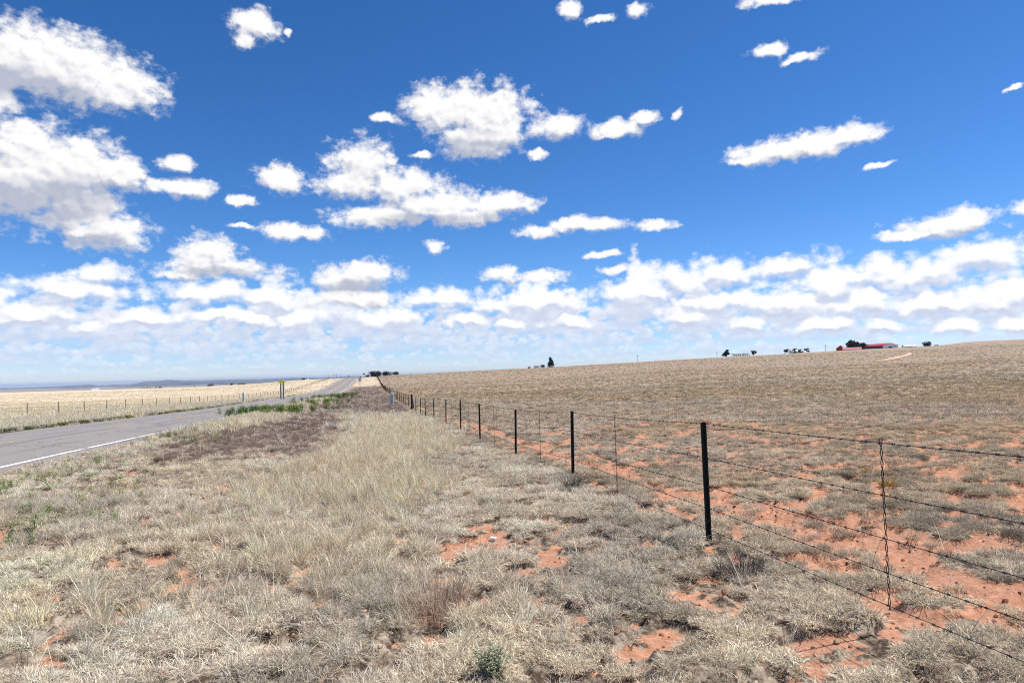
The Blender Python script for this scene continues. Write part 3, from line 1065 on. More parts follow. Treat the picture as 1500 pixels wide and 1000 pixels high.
def build_pebbles():
    vs = []
    for i in range(4):
        bm = bmesh.new(); bmesh.ops.create_icosphere(bm, subdivisions=1, radius=.012)
        for v in bm.verts: v.co = Vector((v.co.x * random.uniform(.8, 1.5), v.co.y * random.uniform(.7, 1.3), v.co.z * random.uniform(.4, .9)))
        me = bpy.data.meshes.new('pebble'); bm.to_mesh(me); bm.free(); me.materials.append(M['blade'])
        ca = me.color_attributes.new('bv', 'FLOAT_COLOR', 'POINT')
        ca.data.foreach_set('color', np.tile(np.array([.6, .2, 0, 1], np.float32), len(me.vertices)))
        vs.append(me)
    X, Y = wedge(60, 3, 16)
    n = len(X)
    tint = col((.50, .25, .15), (.80, .70, .58), rng.random(n) ** 2)
    o = scatter('pebbles', vs, X, Y, rng.uniform(.25, 1.5, n) ** 1.5, tint, rng.integers(0, 4, n), .5, .002)
    tag(o, 'small pebbles and crumbs of earth on the bare red soil', 'pebbles', kind='stuff')


build_pebbles()


# ------------------------------------------------------------------ single plants one can point at
def on_ground(px, py):
    """where the ray through a pixel meets the ground"""
    u = ray(px, py)
    d = 2.0
    for _ in range(60000):
        if EYE + u.z * d < float(gtop(u.x * d, d)): break
        d *= 1.003
    return (u.x * d, d, float(gtop(u.x * d, d)))


for (px, py, s, lab) in [(1300, 712, .95, 'golden green bunch grass right behind the wire stay nearest the camera'),
                         (1271, 692, .7, 'small golden tuft just left of the nearest wire stay'),
                         (818, 658, 1.0, 'flat yellowish tuft on bare soil seen left of the second steel post'),
                         (570, 620, 1.0, 'left one of two orange brown tufts in the tall straw grass'),
                         (597, 636, 1.2, 'right one of two orange brown tufts in the tall straw grass, nearer the fence')]:
    o = obj('bunch_grass', tuft('bunch_grass', 150, .20, .006, .09, .42, .6, M['gold'], 3, .2, int(px)), None, on_ground(px, py))
    o.scale = (s, s, s * .9)
    tag(o, lab, 'grass tuft', 'golden grass tufts')
o = obj('tall_grass', tuft('tall_grass', 260, .40, .0045, .22, .28, .5, M['pinkgrass'], 3, .3, 5), None, on_ground(640, 905))
tag(o, 'tall thin pinkish dry grass standing in the middle foreground', 'grass tuft')
o = obj('shrub', leafy('shrub', 60, .17, .028, .008, 26, M['sage'], 9, .06, 1.9), None, on_ground(720, 990))
tag(o, 'small round sage green shrub at the bottom edge of the view', 'shrub')
o = obj('shrub', tuft('shrub', 240, .26, .006, .12, .5, .6, M['greyshrub'], 3, .8, 12), None, on_ground(838, 716))
tag(o, 'dark grey twiggy weed at the foot of the second steel post', 'shrub')
o = obj('shrub', tuft('shrub', 300, .26, .005, .18, .6, .8, M['greyshrub'], 3, .8, 13), None, on_ground(1085, 838))
tag(o, 'grey tangle of dry weed lying to the right of the nearest steel post', 'shrub')


def stone_me(name, r, seed, mat):
    bm = bmesh.new()
    bmesh.ops.create_icosphere(bm, subdivisions=3, radius=r)
    for v in bm.verts:
        k = 1 + .5 * (float(fbm(v.co.x / r * 1.3 + seed, v.co.y / r * 1.3 + v.co.z / r, 55, 3)) - .5)
        v.co = Vector((v.co.x * k * 1.3, v.co.y * k, v.co.z * k * .5))
    me = bpy.data.meshes.new(name); bm.to_mesh(me); bm.free(); me.materials.append(mat)
    return me


for px, py, r_, lab in [(1054, 835, .022, 'white stone in the grass right of the nearest steel post'), (722, 792, .03, 'flat pale stone half buried in the grass left of centre')]:
    p_ = on_ground(px, py)
    tag(obj('stone', stone_me('stone', r_, px, M['stone']), None, (p_[0], p_[1], p_[2] + .03)), lab, 'stone')


# ------------------------------------------------------------------ fence on the right
def fence_x(y):
    return float(np.interp(y, [-20, 1.7, 6.93, 12.1, 17.3, 22.5, 27.7, 33, 38.2, 43.5, 48.7, 700], [7.5, 2.98, 1.93, 1.02, 0.03, -1.12, -2.15, -3.27, -4.45, -5.6, -6.62, 3.46 - DIR * 700]))


def fz(x, y):
    return float(gtop(x, y))


def tpost(name, h=1.22, mat='post', w=.028):
    mb = MB()
    # T section: flange and web, studs up the face, pointed foot
    mb.box(-w, w, -.006, .006, -.25, h)
    mb.box(-.005, .005, .006, .042, -.25, h - .002)
    z = .12
    while z < h - .03:
        mb.box(-.010, .010, -.015, -.006, z, z + .022); z += .054
    return mb.me(name, M[mat])


def wire_mesh(pts_list, r, barbs=True, mat='wire', name='wire', k=4):
    """one strand through a list of points, sagging a little, with barbs"""
    mb = MB()
    path = []
    for a, b in zip(pts_list[:-1], pts_list[1:]):
        a, b = Vector(a), Vector(b)
        n = 8
        for i in range(n):
            f = i / n
            p = a.lerp(b, f); p.z -= .018 * 4 * f * (1 - f)
            path.append(p)
    path.append(Vector(pts_list[-1]))
    mb.tube(path, r, k)
    if barbs:
        L = 0
        for a, b in zip(path[:-1], path[1:]):
            seg = (b - a).length; d = (b - a).normalized()
            while L < seg:
                p = a + d * L
                if p.y < 26:
                    for q in range(2):
                        v = Vector((random.uniform(-1, 1), random.uniform(-1, 1), random.uniform(-1, 1))).cross(d).normalized() * .013
                        mb.tube([p - v + d * .006, p + v - d * .006], .0013, 3)
                    mb.tube([p - d * .012, p + d * .012], r * 2.0, 4)
                L += .125
            L -= seg
    return mb.me(name, M[mat])


def twisted_stay(h0, h1, mat='wire'):
    mb = MB()
    for ph in (0, math.pi):
        pts = []
        n = 60
        for i in range(n + 1):
            f = i / n
            z = h0 + (h1 - h0) * f
            r_ = .0065
            pts.append((r_ * math.cos(f * 50 + ph), r_ * math.sin(f * 50 + ph), z))
        mb.tube(pts, .0032, 4)
    mb.tube([(.012 * math.cos(a * .7), 0, h1 + .010 + .012 * math.sin(a * .7)) for a in range(10)], .003, 4)
    return mb.me('stay', M[mat])


post_ys = [1.7, 6.93, 12.1, 17.3, 22.5, 27.7, 33.0, 38.2, 43.5, 48.7, 54.0]
WOOD_Y = 59.5
WH = [1.17, .83, .55, .33, .12]
f_root = empty('wire_fence', (fence_x(6.93), 6.93, 0), label='barbed wire fence with black steel posts and twisted wire stays on the right', cat='fence')
inv = Vector(f_root.location)
tp = tpost('post', 1.185)
for i, y in enumerate(post_ys):
    x = fence_x(y)
    o = obj('post', tp, f_root, Vector((x, y, fz(x, y) + (.11 if i == 0 else 0))) - inv, (rad(random.uniform(-1, 1)), rad(random.uniform(-.8, .8)) - rad(.6), math.atan(DIR) + rad(90)))
tops = [(fence_x(y), y, fz(fence_x(y), y)) for y in post_ys] + [(fence_x(WOOD_Y), WOOD_Y, fz(fence_x(WOOD_Y), WOOD_Y))]
for w_ in WH:
    pts = [Vector((x - .02, y, z + w_ + (.11 if k == 0 else 0) + random.uniform(-.02, .02) * (k > 1))) - inv for k, (x, y, z) in enumerate(tops)]
    obj('wire', wire_mesh(pts, .0026), f_root)
st_me = twisted_stay(.10, 1.19)
for a, b in zip(tops[:-1], tops[1:]):
    f = random.uniform(.44, .56) if a[1] > 2 else .535
    x, y, z = [a[i] + (b[i] - a[i]) * f for i in range(3)]
    obj('stay', st_me, f_root, Vector((x - .02, y, z - .02 + (.045 if a[1] < 2 else 0))) - inv, (0, rad(random.uniform(-1.5, 1.5)), random.uniform(0, 3)))

# wooden corner post, then the older rusty fence running over the hill
wx = fence_x(WOOD_Y)
f2 = empty('netting_fence', (wx, WOOD_Y, fz(wx, WOOD_Y)), label='rusty brown netting fence that runs from the black wooden post over the far hill', cat='fence')
inv2 = Vector(f2.location)
mb = MB()
mb.tube([(0, 0, -.3), (.01, 0, .6), (0, .01, 1.36)], [.10, .095, .085], 10)
mb.tube([(.02, .02, 1.1), (-.62 * 0 - .1, 1.9, .05)], [.05, .05], 8)
o = mb.build('corner_post', M['wood'], f2, smooth=False)
rp = tpost('post', 1.25, 'rust', .03)
ys = [WOOD_Y + 5.3 * k for k in range(1, 75)]
for y in ys:
    x = fence_x(y)
    o = obj('post', rp, f2, Vector((x, y, fz(x, y))) - inv2, (rad(random.uniform(-3, 3)), rad(random.uniform(-2.5, 2.5)), random.uniform(-.3, .3)))
    k = 1 + (y - 60) / 260
    o.scale = (k, k, 1)
mb = MB()
yy = WOOD_Y
pp = []
while yy < ys[-1] + .1:
    x = fence_x(yy); pp.append(Vector((x, yy, fz(x, yy))) - inv2); yy += 5.3 / 4
for h in (.14, .30, .46, .62, .80, 1.0, 1.18):
    mb.tube([p + Vector((0, 0, h)) for p in pp], .0055, 4)
for i, p in enumerate(pp):
    mb.tube([p + Vector((0, 0, .06)), p + Vector((0, 0, .95))], .007, 3)
    q = p + Vector((.05, .5, 0)) * 0
mb.build('wire_netting', M['rust'], f2)

# ------------------------------------------------------------------ fence beyond the road
TL = -26.2
y0 = 52 - 5.2 * 3
f3 = empty('field_fence', (TL - DIR * 52, 52, fz(TL - DIR * 52, 52)), label='long wire fence with grey posts on the far side of the road', cat='fence')
inv3 = Vector(f3.location)
wp = MB().tube([(0, 0, -.2), (0, 0, 1.2)], [.045, .040], 7).me('post', M['grey_wood'])
lp = []
for k in range(0, 76):
    y = y0 + 5.2 * k
    x = TL - DIR * y + .0
    p = Vector((x, y, fz(x, y)))
    o = obj('post', wp, f3, p - inv3, (rad(random.uniform(-2, 2)), rad(random.uniform(-2, 2)), 0))
    kk = 1 + max(0, y - 80) / 300
    o.scale = (kk, kk, 1)
    lp.append(p - inv3)
sm = twisted_stay(.10, 1.12)
for h in (1.14, .86, .60, .36, .14):
    obj('wire', wire_mesh([p + Vector((0, 0, h)) for p in lp], .0045, False, 'wire'), f3)
for a, b in zip(lp[:26], lp[1:27]):
    obj('stay', sm, f3, a.lerp(b, .5))
# stouter brace post and gate post seen in the row
q = on_ground(379.6, 580)


# ------------------------------------------------------------------ roadside things
def signpost(px, py_base, py_top, d, w=.10):
    u = ray(px, py_base)
    x, z = u.x * d, fz(u.x * d, d)
    top = EYE + ray(px, py_top).z * d
    return x, d, z, top - z


# two yellow warning signs on timber posts
x, y, z, h = signpost(411.5, 577, 557, 112)
r1 = empty('road_sign', (x, y, z), label='yellow diamond warning sign on a grey timber post, left of the pair', cat='road sign')
MB().box(-.10, .10, -.08, .08, -.3, h - .1).build('post', M['grey_wood'], r1)
mb = MB(); s_ = .36
mb.add([(-s_, -.10, h - .25), (0, -.10, h - .25 - s_), (s_, -.10, h - .25), (0, -.10, h - .25 + s_), (-s_, -.085, h - .25), (0, -.085, h - .25 - s_), (s_, -.085, h - .25), (0, -.085, h - .25 + s_)],
       [(0, 1, 2, 3), (7, 6, 5, 4), (0, 4, 5, 1), (1, 5, 6, 2), (2, 6, 7, 3), (3, 7, 4, 0)])
mb.build('sign_plate', M['yellow_sign'], r1)
x, y, z, h = signpost(415.3, 577, 557.5, 110)
r2 = empty('road_sign', (x, y, z), label='yellow pennant shaped sign on a grey timber post, right of the pair', cat='road sign')
MB().box(-.10, .10, -.08, .08, -.3, h - .05).build('post', M['grey_wood'], r2)
mb = MB()
mb.add([(-.12, -.10, h - .42), (.48, -.10, h - .22), (-.12, -.10, h + .02), (-.12, -.085, h - .42), (.48, -.085, h - .22), (-.12, -.085, h + .02)], [(0, 1, 2), (5, 4, 3), (0, 3, 4, 1), (1, 4, 5, 2), (2, 5, 3, 0)])
mb.build('sign_plate', M['yellow_sign'], r2)

# cable pedestals
def pedestal(px, pyb, pyt, d, body, cap, lab, mark):
    x, y, z, h = signpost(px, pyb, pyt, d)
    r = empty('cable_pedestal', (x, y, z), label=lab, cat='utility box')
    w = .15 if mark else .12
    bm = bmesh.new(); bmesh.ops.create_cube(bm, size=1)
    for v in bm.verts: v.co = Vector((v.co.x * w * 2, v.co.y * w * 1.6, (v.co.z + .5) * (h * .8 + .2) - .2))
    bmesh.ops.bevel(bm, geom=bm.edges[:], offset=.02, segments=2)
    me = bpy.data.meshes.new('body'); bm.to_mesh(me); bm.free(); me.materials.append(M[body])
    obj('body', me, r)
    bm = bmesh.new(); bmesh.ops.create_cube(bm, size=1)
    for v in bm.verts: v.co = Vector((v.co.x * w * 2.2 * (1 if v.co.z < 0 else .7), v.co.y * w * 1.8 * (1 if v.co.z < 0 else .7), h * .8 + .003 + (v.co.z + .5) * h * .2))
    bmesh.ops.bevel(bm, geom=bm.edges[:], offset=.012, segments=2)
    me = bpy.data.meshes.new('cap'); bm.to_mesh(me); bm.free(); me.materials.append(M[cap])
    obj('cap', me, r)
    if mark:
        mb = MB()
        y_ = -w * .8 - .012
        for (a, b, c, d_) in ((-.03, .02, .42, .44), (.0, .025, .36, .42), (-.03, -.012, .30, .37), (-.03, .03, .28, .30), (-.05, .05, .58, .60), (-.05, .05, .64, .66)):
            mb.box(a, b, y_, y_ + .006, c * h, d_ * h)
        mb.build('number_decal', M['blue_mark'], r)
    return r


pedestal(574.3, 590, 573.6, 77, 'pedestal', 'white_pl', 'pale green cable pedestal with a dark mark beside the rusty fence', True)
pedestal(356.8, 584, 574, 96, 'pedestal', 'white_pl', 'pale cable pedestal with a white cap on the far side of the road', False)

# sign seen from behind at the foot of the hill
x, y, z, h = signpost(527.3, 567, 553, 215)
r = empty('road_sign', (x, y, z), label='grey white rectangular sign plate on a post beside the climbing road', cat='road sign')
MB().box(-.07, .07, -.05, .05, -.3, h).build('post', M['grey_wood'], r)
MB().box(-.48, .48, -.08, -.055, h - 1.15, h).build('sign_plate', M['sign_back'], r)
bm = bmesh.new(); bmesh.ops.create_icosphere(bm, subdivisions=2, radius=.2); me = bpy.data.meshes.new('beacon'); bm.to_mesh(me); bm.free(); me.materials.append(M['dark'])
obj('beacon', me, r, (.2, 0, h + .2))
x, y, z, h = signpost(533.7, 553, 546.5, 420)
r = empty('road_sign', (x, y, z), label='small green and white sign on a pole at the top of the hill', cat='road sign')
MB().box(-.08, .08, -.05, .05, -.3, h).build('post', M['grey_wood'], r)
MB().box(-.9, .5, -.08, -.055, h - .75, h).build('sign_plate', M['green_sign'], r)
MB().box(.55, 1.1, -.08, -.055, h - 1.1, h - .5).build('name_plate', M['white_pl'], r)
x, y, z, h = signpost(511, 553.6, 549.6, 440)
r = empty('road_sign', (x, y, z), label='small orange sign at the crest of the road', cat='road sign')
MB().box(-.06, .06, -.05, .05, -.3, h).build('post', M['grey_wood'], r)
mb = MB(); s_ = .55
mb.add([(-s_, -.10, h - .3), (0, -.10, h - .3 - s_), (s_, -.10, h - .3), (0, -.10, h - .3 + s_), (-s_, -.07, h - .3), (0, -.07, h - .3 - s_), (s_, -.07, h - .3), (0, -.07, h - .3 + s_)],
       [(0, 1, 2, 3), (7, 6, 5, 4), (0, 4, 5, 1), (1, 5, 6, 2), (2, 6, 7, 3), (3, 7, 4, 0)])
mb.build('sign_plate', M['orange'], r)

# poles
def pole(px, py_top, d, lab, arms=True, r_=.14, group='utility poles on the skyline', nm='utility_pole', cat='utility pole'):
    u = ray(px, py_top)
    x = u.x * d; z = fz(x, d); h = EYE + u.z * d - z
    e = empty(nm, (x, d, z), label=lab, cat=cat, group=group)
    MB().tube([(0, 0, -.4), (0, 0, h)], [r_, r_ * .7], 8).build('pole', M['grey_wood'], e)
    if arms:
        MB().box(-1.1, 1.1, .12, .24, h - .9, h - .72).build('crossarm', M['grey_wood'], e)
        mb = MB()
        for a in (-.95, 0.0, .95): mb.tube([(a, .18, h - .72), (a, .18, h - .5)], [.06, .05], 6)
        mb.build('insulator', M['dark'], e)
    return e


pole(934, 520, 480, 'thin utility pole alone on the skyline left of the field middle')
pole(1050, 514.5, 480, 'thin utility pole just left of the broad tree on the right skyline')
pole(1209, 504.5, 480, 'utility pole on the skyline left of the red barn')
pole(539.3, 543.2, 470, 'dark mast beside the first round tree at the top of the road', False, .22, nm='mast', cat='mast', group=None)
pole(406, 553, 330, 'thin pole in the pale field left of the yellow signs', False, .07)
pole(482, 548.6, 800, 'farthest left of the poles past the crest of the road')
pole(489, 547.6, 640, 'left one of two close poles past the crest of the road')
pole(493, 547.3, 640, 'right one of two close poles past the crest of the road')
pole(499, 549.0, 700, 'short pole between the close pair and the road crest')


# ------------------------------------------------------------------ trees
def crown_me(name, blobs, n, leaf, mat, seed):
    r_ = np.random.default_rng(seed)
    V, F, bv = [], [], []
    wts = np.array([b[3] * b[4] * b[5] for b in blobs]) ** (2 / 3); wts /= wts.sum()
    for i in range(n):
        b_ = blobs[r_.choice(len(blobs), p=wts)]
        v = r_.normal(size=3); v /= np.linalg.norm(v); rr = r_.uniform(.55, 1.05) + .12 * r_.normal()
        c = np.array([b_[0] + v[0] * b_[3] * rr, b_[1] + v[1] * b_[4] * rr, b_[2] + v[2] * b_[5] * rr])
        a = r_.normal(size=3); a /= np.linalg.norm(a); b = np.cross(a, r_.normal(size=3)); b /= np.linalg.norm(b)
        s = leaf * r_.uniform(.6, 1.3)
        k = len(V)
        V += [tuple(c - a * s), tuple(c - b * s * .6), tuple(c + a * s), tuple(c + b * s * .6)]
        F.append((k, k + 1, k + 2, k + 3))
        q = r_.random(); bv += [(q, q * .4, 0, 1)] * 4
    me = mesh_np(name, V, F, mat)
    ca = me.color_attributes.new('bv', 'FLOAT_COLOR', 'POINT')
    ca.data.foreach_set('color', np.array(bv, np.float32).ravel())
    return me


def blobs_for(shape, seed):
    r = random.Random(seed)
    B = []
    if shape == 'round':
        for i in range(9): B.append((r.uniform(-.32, .32), r.uniform(-.3, .3), r.uniform(.25, .74), r.uniform(.15, .22), r.uniform(.15, .22), r.uniform(.15, .26)))
        B.append((0, 0, .45, .38, .34, .40)); B.append((0, 0, .25, .36, .34, .25))
    elif shape == 'cone':
        for i in range(10):
            f = i / 9; w = .40 * (1 - f * .75)
            B.append((r.uniform(-.08, .08), r.uniform(-.08, .08), .14 + .78 * f, w, w, .14))
    elif shape == 'ragged':
        for i in range(7): B.append((r.uniform(-.36, .36), r.uniform(-.3, .3), r.uniform(.25, .88), r.uniform(.12, .2), r.uniform(.1, .2), r.uniform(.08, .17)))
    else:   # low hedge
        for i in range(10): B.append((-.45 + .1 * i, r.uniform(-.05, .05), r.uniform(.30, .5), .09, .12, r.uniform(.35, .5)))
    return B


def tree(px0, px1, py_top, d, shape, mat, lab, seed, group=None, nm='tree', cat='tree', n=900):
    pm = (px0 + px1) / 2
    u = ray(pm, py_top)
    x = u.x * d; z = fz(x, d); h = EYE + u.z * d - z
    w = (ray(px1, py_top).x - ray(px0, py_top).x) * d
    e = empty(nm, (x, d, z), label=lab, cat=cat, group=group)
    bl = [(a * w * 1.1, b * w, c * h, q * w * 1.25, q2 * w * 1.25, q3 * h * 1.08) for a, b, c, q, q2, q3 in blobs_for(shape, seed)]
    mb = MB()
    th = h * (.5 if shape != 'hedge' else .4)
    mb.tube([(0, 0, -.3), (.02 * w, 0, th * .5), (0, .02 * w, th)], [.045 * h, .035 * h, .02 * h], 7)
    for i in range(4):
        b_ = bl[i % len(bl)]
        mb.tube([(0, 0, th * .6), (b_[0] * .5, b_[1] * .5, (th * .6 + b_[2]) / 2), (b_[0], b_[1], b_[2])], [.022 * h, .016 * h, .008 * h], 5)
    mb.build('trunk', M['bark'], e, smooth=True)
    obj('crown', crown_me('crown', bl, int(n * 1.5), max(.16, min(w, h) * .055), M[mat], seed), e)
    return e


G = 'trees at the top of the road'
tree(541, 559, 541.5, 452, 'round', 'leaf_dark', 'wide dark round tree where the rusty fence reaches the skyline', 1, G, n=1600)
tree(557, 573.5, 542.8, 455, 'round', 'leaf_dark', 'dark round tree, middle of the three at the top of the road', 2, G, n=1400)
tree(574, 584.5, 543.2, 458, 'round', 'leaf_dark', 'smallest and rightmost of the three round trees at the top of the road', 3, G)
tree(535.5, 541, 548.5, 462, 'round', 'leaf_dark', 'low dark bush around the foot of the mast', 4, None, 'shrub', 'shrub', 400)
G = 'trees on the right skyline'
tree(801, 812, 522.8, 470, 'cone', 'leaf_dark', 'tall dark cone shaped evergreen on the skyline beside white trailers', 5, G, n=1500)
tree(791, 798.5, 533.5, 468, 'round', 'leaf_dark', 'low dark bush touching the left side of the cone shaped evergreen', 6, None, 'shrub', 'shrub', 500)
tree(1057.5, 1070.5, 511.8, 470, 'ragged', 'leaf_dark', 'ragged broad tree at the left end of the dark hedge', 7, G, n=1300)
tree(1073, 1096, 516.2, 470, 'hedge', 'leaf_dark', 'long low dark hedge between two ragged trees', 8, None, 'hedge', 'hedge', 900)
tree(1099.5, 1107.5, 511.3, 470, 'ragged', 'leaf_dark', 'narrow ragged tree at the right end of the dark hedge', 9, G)
tree(1144, 1154, 510.3, 475, 'ragged', 'leaf_mid', 'pale grey green tree with a gap under it, left of the small house', 10, G, n=700)
tree(1161, 1168, 509.6, 480, 'ragged', 'leaf_mid', 'thin grey tree just left of the small white house', 11, G, n=500)
tree(1169.5, 1177, 509.8, 480, 'ragged', 'leaf_dark', 'small dark tree just right of the small white house', 12, G, n=600)
tree(1178, 1186, 509.8, 482, 'ragged', 'leaf_dark', 'small dark tree at the right end of the house group', 13, G, n=600)
tree(1240, 1257.5, 496.8, 480, 'round', 'leaf_dark', 'biggest dark tree of the farm, behind the pink roofed shed', 14, G, n=1800)
tree(1254, 1268.5, 500.8, 482, 'round', 'leaf_dark', 'dark tree between the biggest farm tree and the long barn', 15, G, n=1200)
tree(1351.5, 1363.5, 499.2, 462, 'round', 'leaf_dark', 'lone round dark tree right of the farm buildings', 16, G, n=1200)
tree(1369, 1375, 504.6, 466, 'hedge', 'leaf_mid', 'tiny grey bush right of the lone round tree', 17, None, 'shrub', 'shrub', 200)
G = 'trees far out in the left plain'
for i, (a, b, t_, d, sh, lab) in enumerate([
        (205, 213, 566.9, 640, 'hedge', 'low dark bush at the left end of the far tree group in the pale field'),
        (214.5, 218, 564.8, 640, 'round', 'small dark tree, first in the far group in the pale field'),
        (219.5, 223.5, 566.0, 642, 'round', 'short dark tree, second in the far group in the pale field'),
        (226.5, 231, 563.8, 640, 'cone', 'tallest dark tree of the far group in the pale field'),
        (231, 238.5, 564.8, 642, 'round', 'broad dark tree at the right end of the far group in the pale field'),
        (255, 258, 566.6, 640, 'round', 'single dark shrub right of the far tree group'),
        (283, 286.5, 564.4, 620, 'cone', 'tiny lone cone shaped tree in the pale field'),
        (303, 307, 562.6, 600, 'ragged', 'small ragged tree just left of the blue grey shed'),
        (336.5, 341.5, 559.8, 560, 'round', 'dark tree standing apart left of the row of three'),
        (348.5, 351.5, 561.2, 560, 'round', 'first and smallest tree in the row of three'),
        (352.3, 356, 560.6, 560, 'round', 'middle tree in the row of three'),
        (356.2, 360, 560.6, 560, 'round', 'right hand tree in the row of three')]):
    tree(a, b, t_, d, sh, 'leaf_dark', lab, 30 + i, G, n=260)


# ------------------------------------------------------------------ buildings on the skyline
def house(name, px_l, px_r, py_ridge, d, depth, rot, wall, roof, lab, cat, eave=.62, front=None, sink=0.0, doors=()):
    u = ray((px_l + px_r) / 2, py_ridge)
    x = u.x * d; z = fz(x, d) - sink; h = EYE + u.z * d - z
    w = (ray(px_r, py_ridge).x - ray(px_l, py_ridge).x) * d
    e = empty(name, (x, d, z), rot, label=lab, cat=cat)
    return e, w, h


def gable_building(e, L, W, h, he, wall, roof, gable_wall=None, openings=(), open_side=False):
    """long axis along local x; gable ends at -x / +x"""
    mb = MB(); gw = 0
    x0, x1, y0, y1 = -L / 2, L / 2, -W / 2, W / 2
    mb.add([(x0, y0, -.5), (x1, y0, -.5), (x1, y0, he), (x0, y0, he)], [(0, 1, 2, 3)])
    mb.add([(x0, y1, -.5), (x1, y1, -.5), (x1, y1, he), (x0, y1, he)], [(3, 2, 1, 0)])
    for x, o_ in ((x0, 1), (x1, 0)):
        f = [(0, 1, 2, 3, 4)] if not o_ else [(4, 3, 2, 1, 0)]
        mb.add([(x, y0, -.5), (x, y1, -.5), (x, y1, he), (x, 0, h - .12), (x, y0, he)], f, 1)
    w = mb.build('wall', [M[wall], M[gable_wall or wall]], e)
    ov = .35; th = .12
    sl = (h - he) / (W / 2)
    for s in (-1, 1):
        ye = s * (W / 2 + ov); ze = he - sl * ov + .02
        V = [(x0 - ov, 0, h), (x1 + ov, 0, h), (x1 + ov, ye, ze), (x0 - ov, ye, ze)]
        V += [(a, b, c - th) for a, b, c in V]
        F = [(0, 1, 2, 3), (7, 6, 5, 4), (0, 4, 5, 1), (1, 5, 6, 2), (2, 6, 7, 3), (3, 7, 4, 0)]
        MB().add(V, F).build('roof_panel', M[roof], e)
    for (nm, xa, xb, za, zb, side, mt) in openings:
        mb = MB()
        if side == 'x1': mb.box(x1 + .003, x1 + .06, xa, xb, za, zb)
        elif side == 'x0': mb.box(x0 - .06, x0 - .003, xa, xb, za, zb)
        else: mb.box(xa, xb, y0 - .06, y0 - .003, za, zb)
        mb.build(nm, M[mt], e)


# long barn: white gable end towards the right, long side towards the left with its shade put into the wall colour
d = 470
u = ray(1290, 506); gx = u.x * d
zb = fz(gx, d) - .3
hb = EYE + ray(1302, 502.3).z * (d - 8) - zb
e = empty('barn', (gx, d + 2, zb), rad(-83), label='long barn with red roof, long side coloured dark as shade and white gable end', cat='barn')
gable_building(e, 23, 11.5, hb, hb * .62, 'dark_wall_and_shade', 'red_roof', 'white',
               [('door', -1.3, 1.4, 0, hb * .42, 'x1', 'dark'), ('window', 2.6, 3.6, hb * .35, hb * .5, 'x1', 'dark'),
                ('corner_trim', -5.77, -5.4, -.3, hb * .64, 'x1', 'red_wall')])
# low shed with faded roof
u = ray(1248, 510); d = 462
zs = fz(u.x * d, d) - .6; hs_ = EYE + ray(1248, 508.7).z * d - zs
e = empty('shed', (u.x * d, d, zs), rad(-28), label='low shed with faded pink roof and white end in front of the biggest farm tree', cat='shed')
gable_building(e, 11, 6, hs_, hs_ * .55, 'white', 'pink_roof', 'white', [('door', -.7, .5, 0, hs_ * .5, 'x1', 'dark')])
# small bright red barn on the left
u = ray(1231.5, 509); d = 470
zs = fz(u.x * d, d) - .2; hs_ = EYE + ray(1231.5, 505.8).z * d - zs
e = empty('barn', (u.x * d, d, zs), rad(-120), label='small bright red roofed barn at the left end of the farm', cat='barn')
gable_building(e, 6.2, 5.2, hs_, hs_ * .5, 'red_wall', 'red_wall', 'red_wall', [('door', -1, 1, 0, hs_ * .42, 'x0', 'white')])
# pale roof beyond the brow
u = ray(1332, 507); d = 485
zs = fz(u.x * d, d) - .6; hs_ = EYE + ray(1332, 504.2).z * d - zs
e = empty('shed', (u.x * d, d, zs), rad(-15), label='pale grey roofed shed just right of the long barn', cat='shed')
gable_building(e, 8, 6, hs_, hs_ * .6, 'white', 'grey_roof', None, [('door', -.6, .6, 0, hs_ * .5, 'y0', 'dark')])
# small white house among the trees
u = ray(1165.5, 513); d = 486
zs = fz(u.x * d, d); hs_ = EYE + ray(1165.5, 511.6).z * d - zs
e = empty('house', (u.x * d, d, zs), rad(10), label='small pale house between thin trees on the right skyline', cat='house')
gable_building(e, 7, 5, hs_, hs_ * .6, 'white', 'grey_roof', None, [('window', -2, -1, hs_ * .25, hs_ * .45, 'y0', 'dark')])
# white trailers by the cone tree
for (pa, pb, pt, d, lab, mt) in [(781.5, 790.5, 535.6, 468, 'long white trailer on the skyline left of the cone shaped evergreen', 'white'), (773, 777.5, 537.3, 468, 'small grey trailer at the left end of the skyline group', 'sign_back'), (806, 811, 536, 462, 'small white tank trailer under the cone shaped evergreen', 'white')]:
    u = ray((pa + pb) / 2, pt); x = u.x * d; z = fz(x, d); h = max(1.2, EYE + u.z * d - z); w = (pb - pa) / 1000 * d
    e = empty('trailer', (x, d, z), 0, label=lab, cat='trailer')
    bm = bmesh.new(); bmesh.ops.create_cube(bm, size=1)
    for v in bm.verts: v.co = Vector((v.co.x * w, v.co.y * 2.2, .45 + (v.co.z + .5) * (h - .45)))
    bmesh.ops.bevel(bm, geom=bm.edges[:], offset=.12, segments=2)
    me = bpy.data.meshes.new('body'); bm.to_mesh(me); bm.free(); me.materials.append(M[mt]); obj('body', me, e)
    for sx in (-w * .25, w * .05):
        MB().tube([(sx, -1.16, .36), (sx, -1.0, .36)], .36, 14).build('wheel', M['dark'], e)
    MB().box(-w * .3, w * .2, -1.115, -1.103, h * .6, h * .8).build('window', M['dark'], e)
